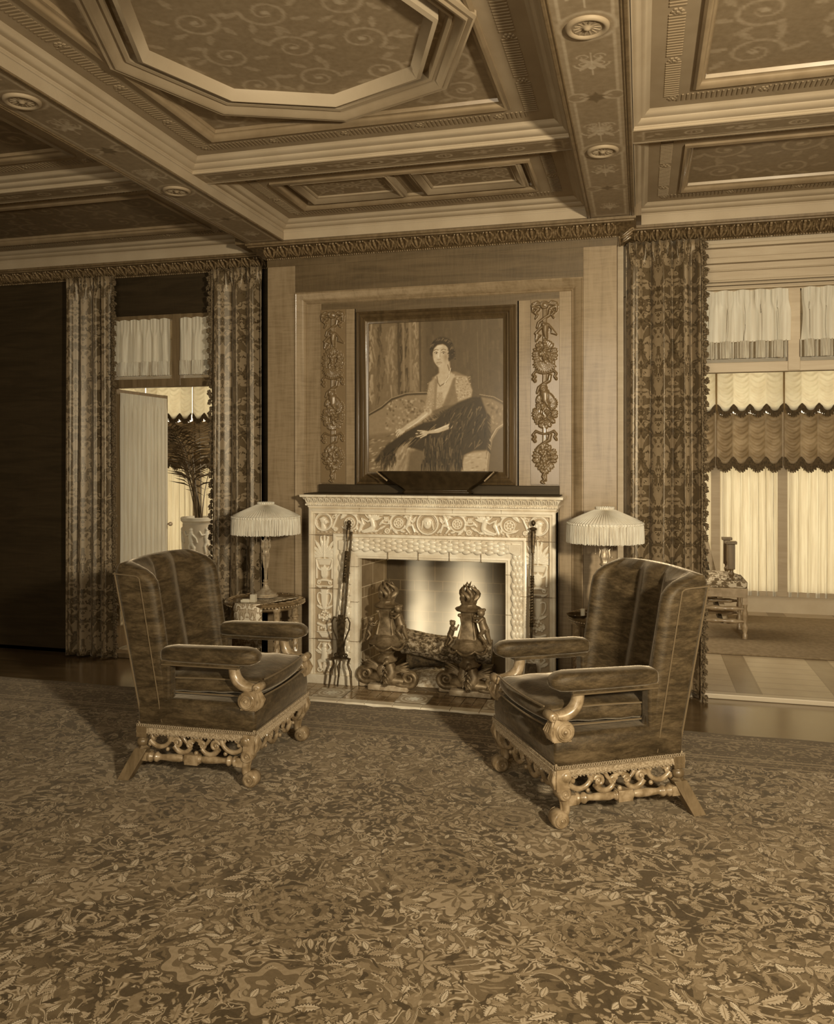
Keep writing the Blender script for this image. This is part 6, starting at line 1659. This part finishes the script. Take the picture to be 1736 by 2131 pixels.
def lamp(label, x, y, z):
    t = thing('table_lamp', label, 'table lamp', (x, y, z), 0, 'pair of fringed silk lamps')
    b = MB().lathe([(.001, 0), (.085, .0), (.088, .006), (.082, .012), (.076, .014), (.078, .022), (.066, .032), (.062, .034), (.040, .046), (.026, .058), (.018, .075), (.016, .082), (.024, .090), (.025, .096), (.014, .102), (.018, .110), (.018, .114), (.010, .120)], (0, 0, 0), 36)
    b.build('base', M['lamp_metal'], t, smooth=45)
    b = MB().lathe([(.009, .118), (.013, .20), (.020, .27), (.024, .290), (.030, .296), (.026, .304), (.022, .310), (.027, .330), (.029, .350), (.024, .375), (.016, .395), (.010, .400), (.010, .445)], (0, 0, 0), 24, rib=(6, .10))
    for k in range(6):
        a = k * math.pi / 3
        b.tube([(.020 * math.cos(a), .020 * math.sin(a), .325), (.031 * math.cos(a), .031 * math.sin(a), .350), (.026 * math.cos(a), .026 * math.sin(a), .385), (.034 * math.cos(a), .034 * math.sin(a), .395)], [.006, .009, .007, .003], 6)
        b.tube([(.026 * math.cos(a), .026 * math.sin(a), .300), (.022 * math.cos(a), .022 * math.sin(a), .250), (.016 * math.cos(a), .016 * math.sin(a), .2)], [.004, .004, .002], 5)
    b.build('stem', M['lamp_metal'], t, smooth=50)
    rings = []; n = 288
    for rr_, zz, am in ((.052, .652, .006), (.054, .640, .010), (.060, .636, .002), (.066, .634, .008), (.148, .597, .014), (.224, .563, .013), (.2285, .556, .004)):
        rings.append([(rr_ * math.cos(2 * math.pi * k / n), rr_ * math.sin(2 * math.pi * k / n), zz + am * .32 * math.cos(k * 2 * math.pi * 72 / n)) for k in range(n)])
    b = MB().loft(rings, caps=False); b.build('shade', M['silk'], t, smooth=70, solid=.002)
    b = MB()
    for k in range(72): a = k * math.pi / 36; b.ell((.230 * math.cos(a), .230 * math.sin(a), .553), (.010, .010, .009), 6, 4); 
    for k in range(24): a = k * math.pi / 12; b.ell((.053 * math.cos(a), .053 * math.sin(a), .648), (.009, .009, .009), 6, 4)
    b.lathe([(.228, .562), (.233, .560), (.233, .544), (.228, .542)], (0, 0, 0), 64, caps=False)
    b.build('braid', M['fringe'], t, smooth=60, recalc=False)
    b = MB(); r = random.Random(3)
    for k in range(330):
        a = 2 * math.pi * k / 330 + r.uniform(-.003, .003); q = r.uniform(.2305, .234); e = r.uniform(-.004, .004)
        b.tube([(q * math.cos(a), q * math.sin(a), .547), ((q + .003) * math.cos(a + e), (q + .003) * math.sin(a + e), .49), ((q + .004) * math.cos(a + 2 * e), (q + .004) * math.sin(a + 2 * e), .437 + r.uniform(-.004, .004))], .0023, 4, caps=False)
    b.build('fringe', M['fringe'], t, smooth=60, recalc=False)
    b = MB()
    for dx, z0 in ((.045, .345), (-.055, .365)): b.tube([(dx, -.03, .50), (dx, -.03, z0)], .0012, 4); b.ell((dx, -.03, z0), (.004, .004, .006), 6, 4)
    b.build('pull_chain', M['lamp_metal'], t)
lamp('fringed silk shade lamp on the brocade-draped table, left of the fireplace', -2.522, 5.36, .655)
lamp('fringed silk shade lamp rising behind the right armchair', -.220, 5.35, .655)
# brocade runner laid across the left table, hanging at the front
t = thing('table_runner', 'figured brocade runner draped over the front edge of the left side table', 'table runner', (0, 0, 0))
P = []
for z in (.36, .46, .56, .62, .640, .648): P.append([(-2.640 + .215 * i / 10, 5.072 - .004 * math.sin(i * 1.1 + z * 9) - (.005 if z < .64 else 0) + .03 * ((i - 5) / 5) ** 2 - (.0 if z < .64 else -.004), z) for i in range(11)])
for u in (.06, .2, .4, .6, .8, 1.0): P.append([(-2.640 + .12 * u + .215 * i / 10 , 5.082 + .40 * u * (1 - .1 * i / 10) + .03 * ((i - 5) / 5) ** 2 * (1 - u), .6455) for i in range(11)])
MB().grid(P).build('runner_cloth', M['brocade'], t, smooth=60, solid=.003)
o = MB().box(-.018, .018, -.018, .018, 0, .052).build('glass_block', M['glass'], smooth=0, bevel=.002, loc=(-2.520, 5.165, .648)); tag(o, 'clear upright glass block beside the left lamp', 'glass block')
t = thing('glass_ashtray', 'low square glass ashtray lying on the brocade runner', 'ashtray', (-2.568, 5.150, .648), R(12))
b = MB(); b.box(-.030, .030, -.022, .022, 0, .006); 
for q in ((-.030, .030, -.022, -.016), (-.030, .030, .016, .022), (-.030, -.024, -.022, .022), (.024, .030, -.022, .022)): b.box(*q, .004, .018)
b.build('tray', M['glass'], t, smooth=0, bevel=.002)
t = thing('smoking_tray', 'dark metal ashtray with a short glass tube on the small right table', 'ashtray', (-.375, 5.215, .644))
b = MB().lathe([(.001, .003), (.050, .003), (.066, .016), (.070, .016), (.056, .0), (.001, .0)], (0, 0, 0), 28); b.build('tray', M['iron'], t)
b = MB().lathe([(.014, .004), (.015, .05), (.013, .05), (.012, .006)], (.03, -.01, 0), 20); b.build('match_holder', M['glass'], t)
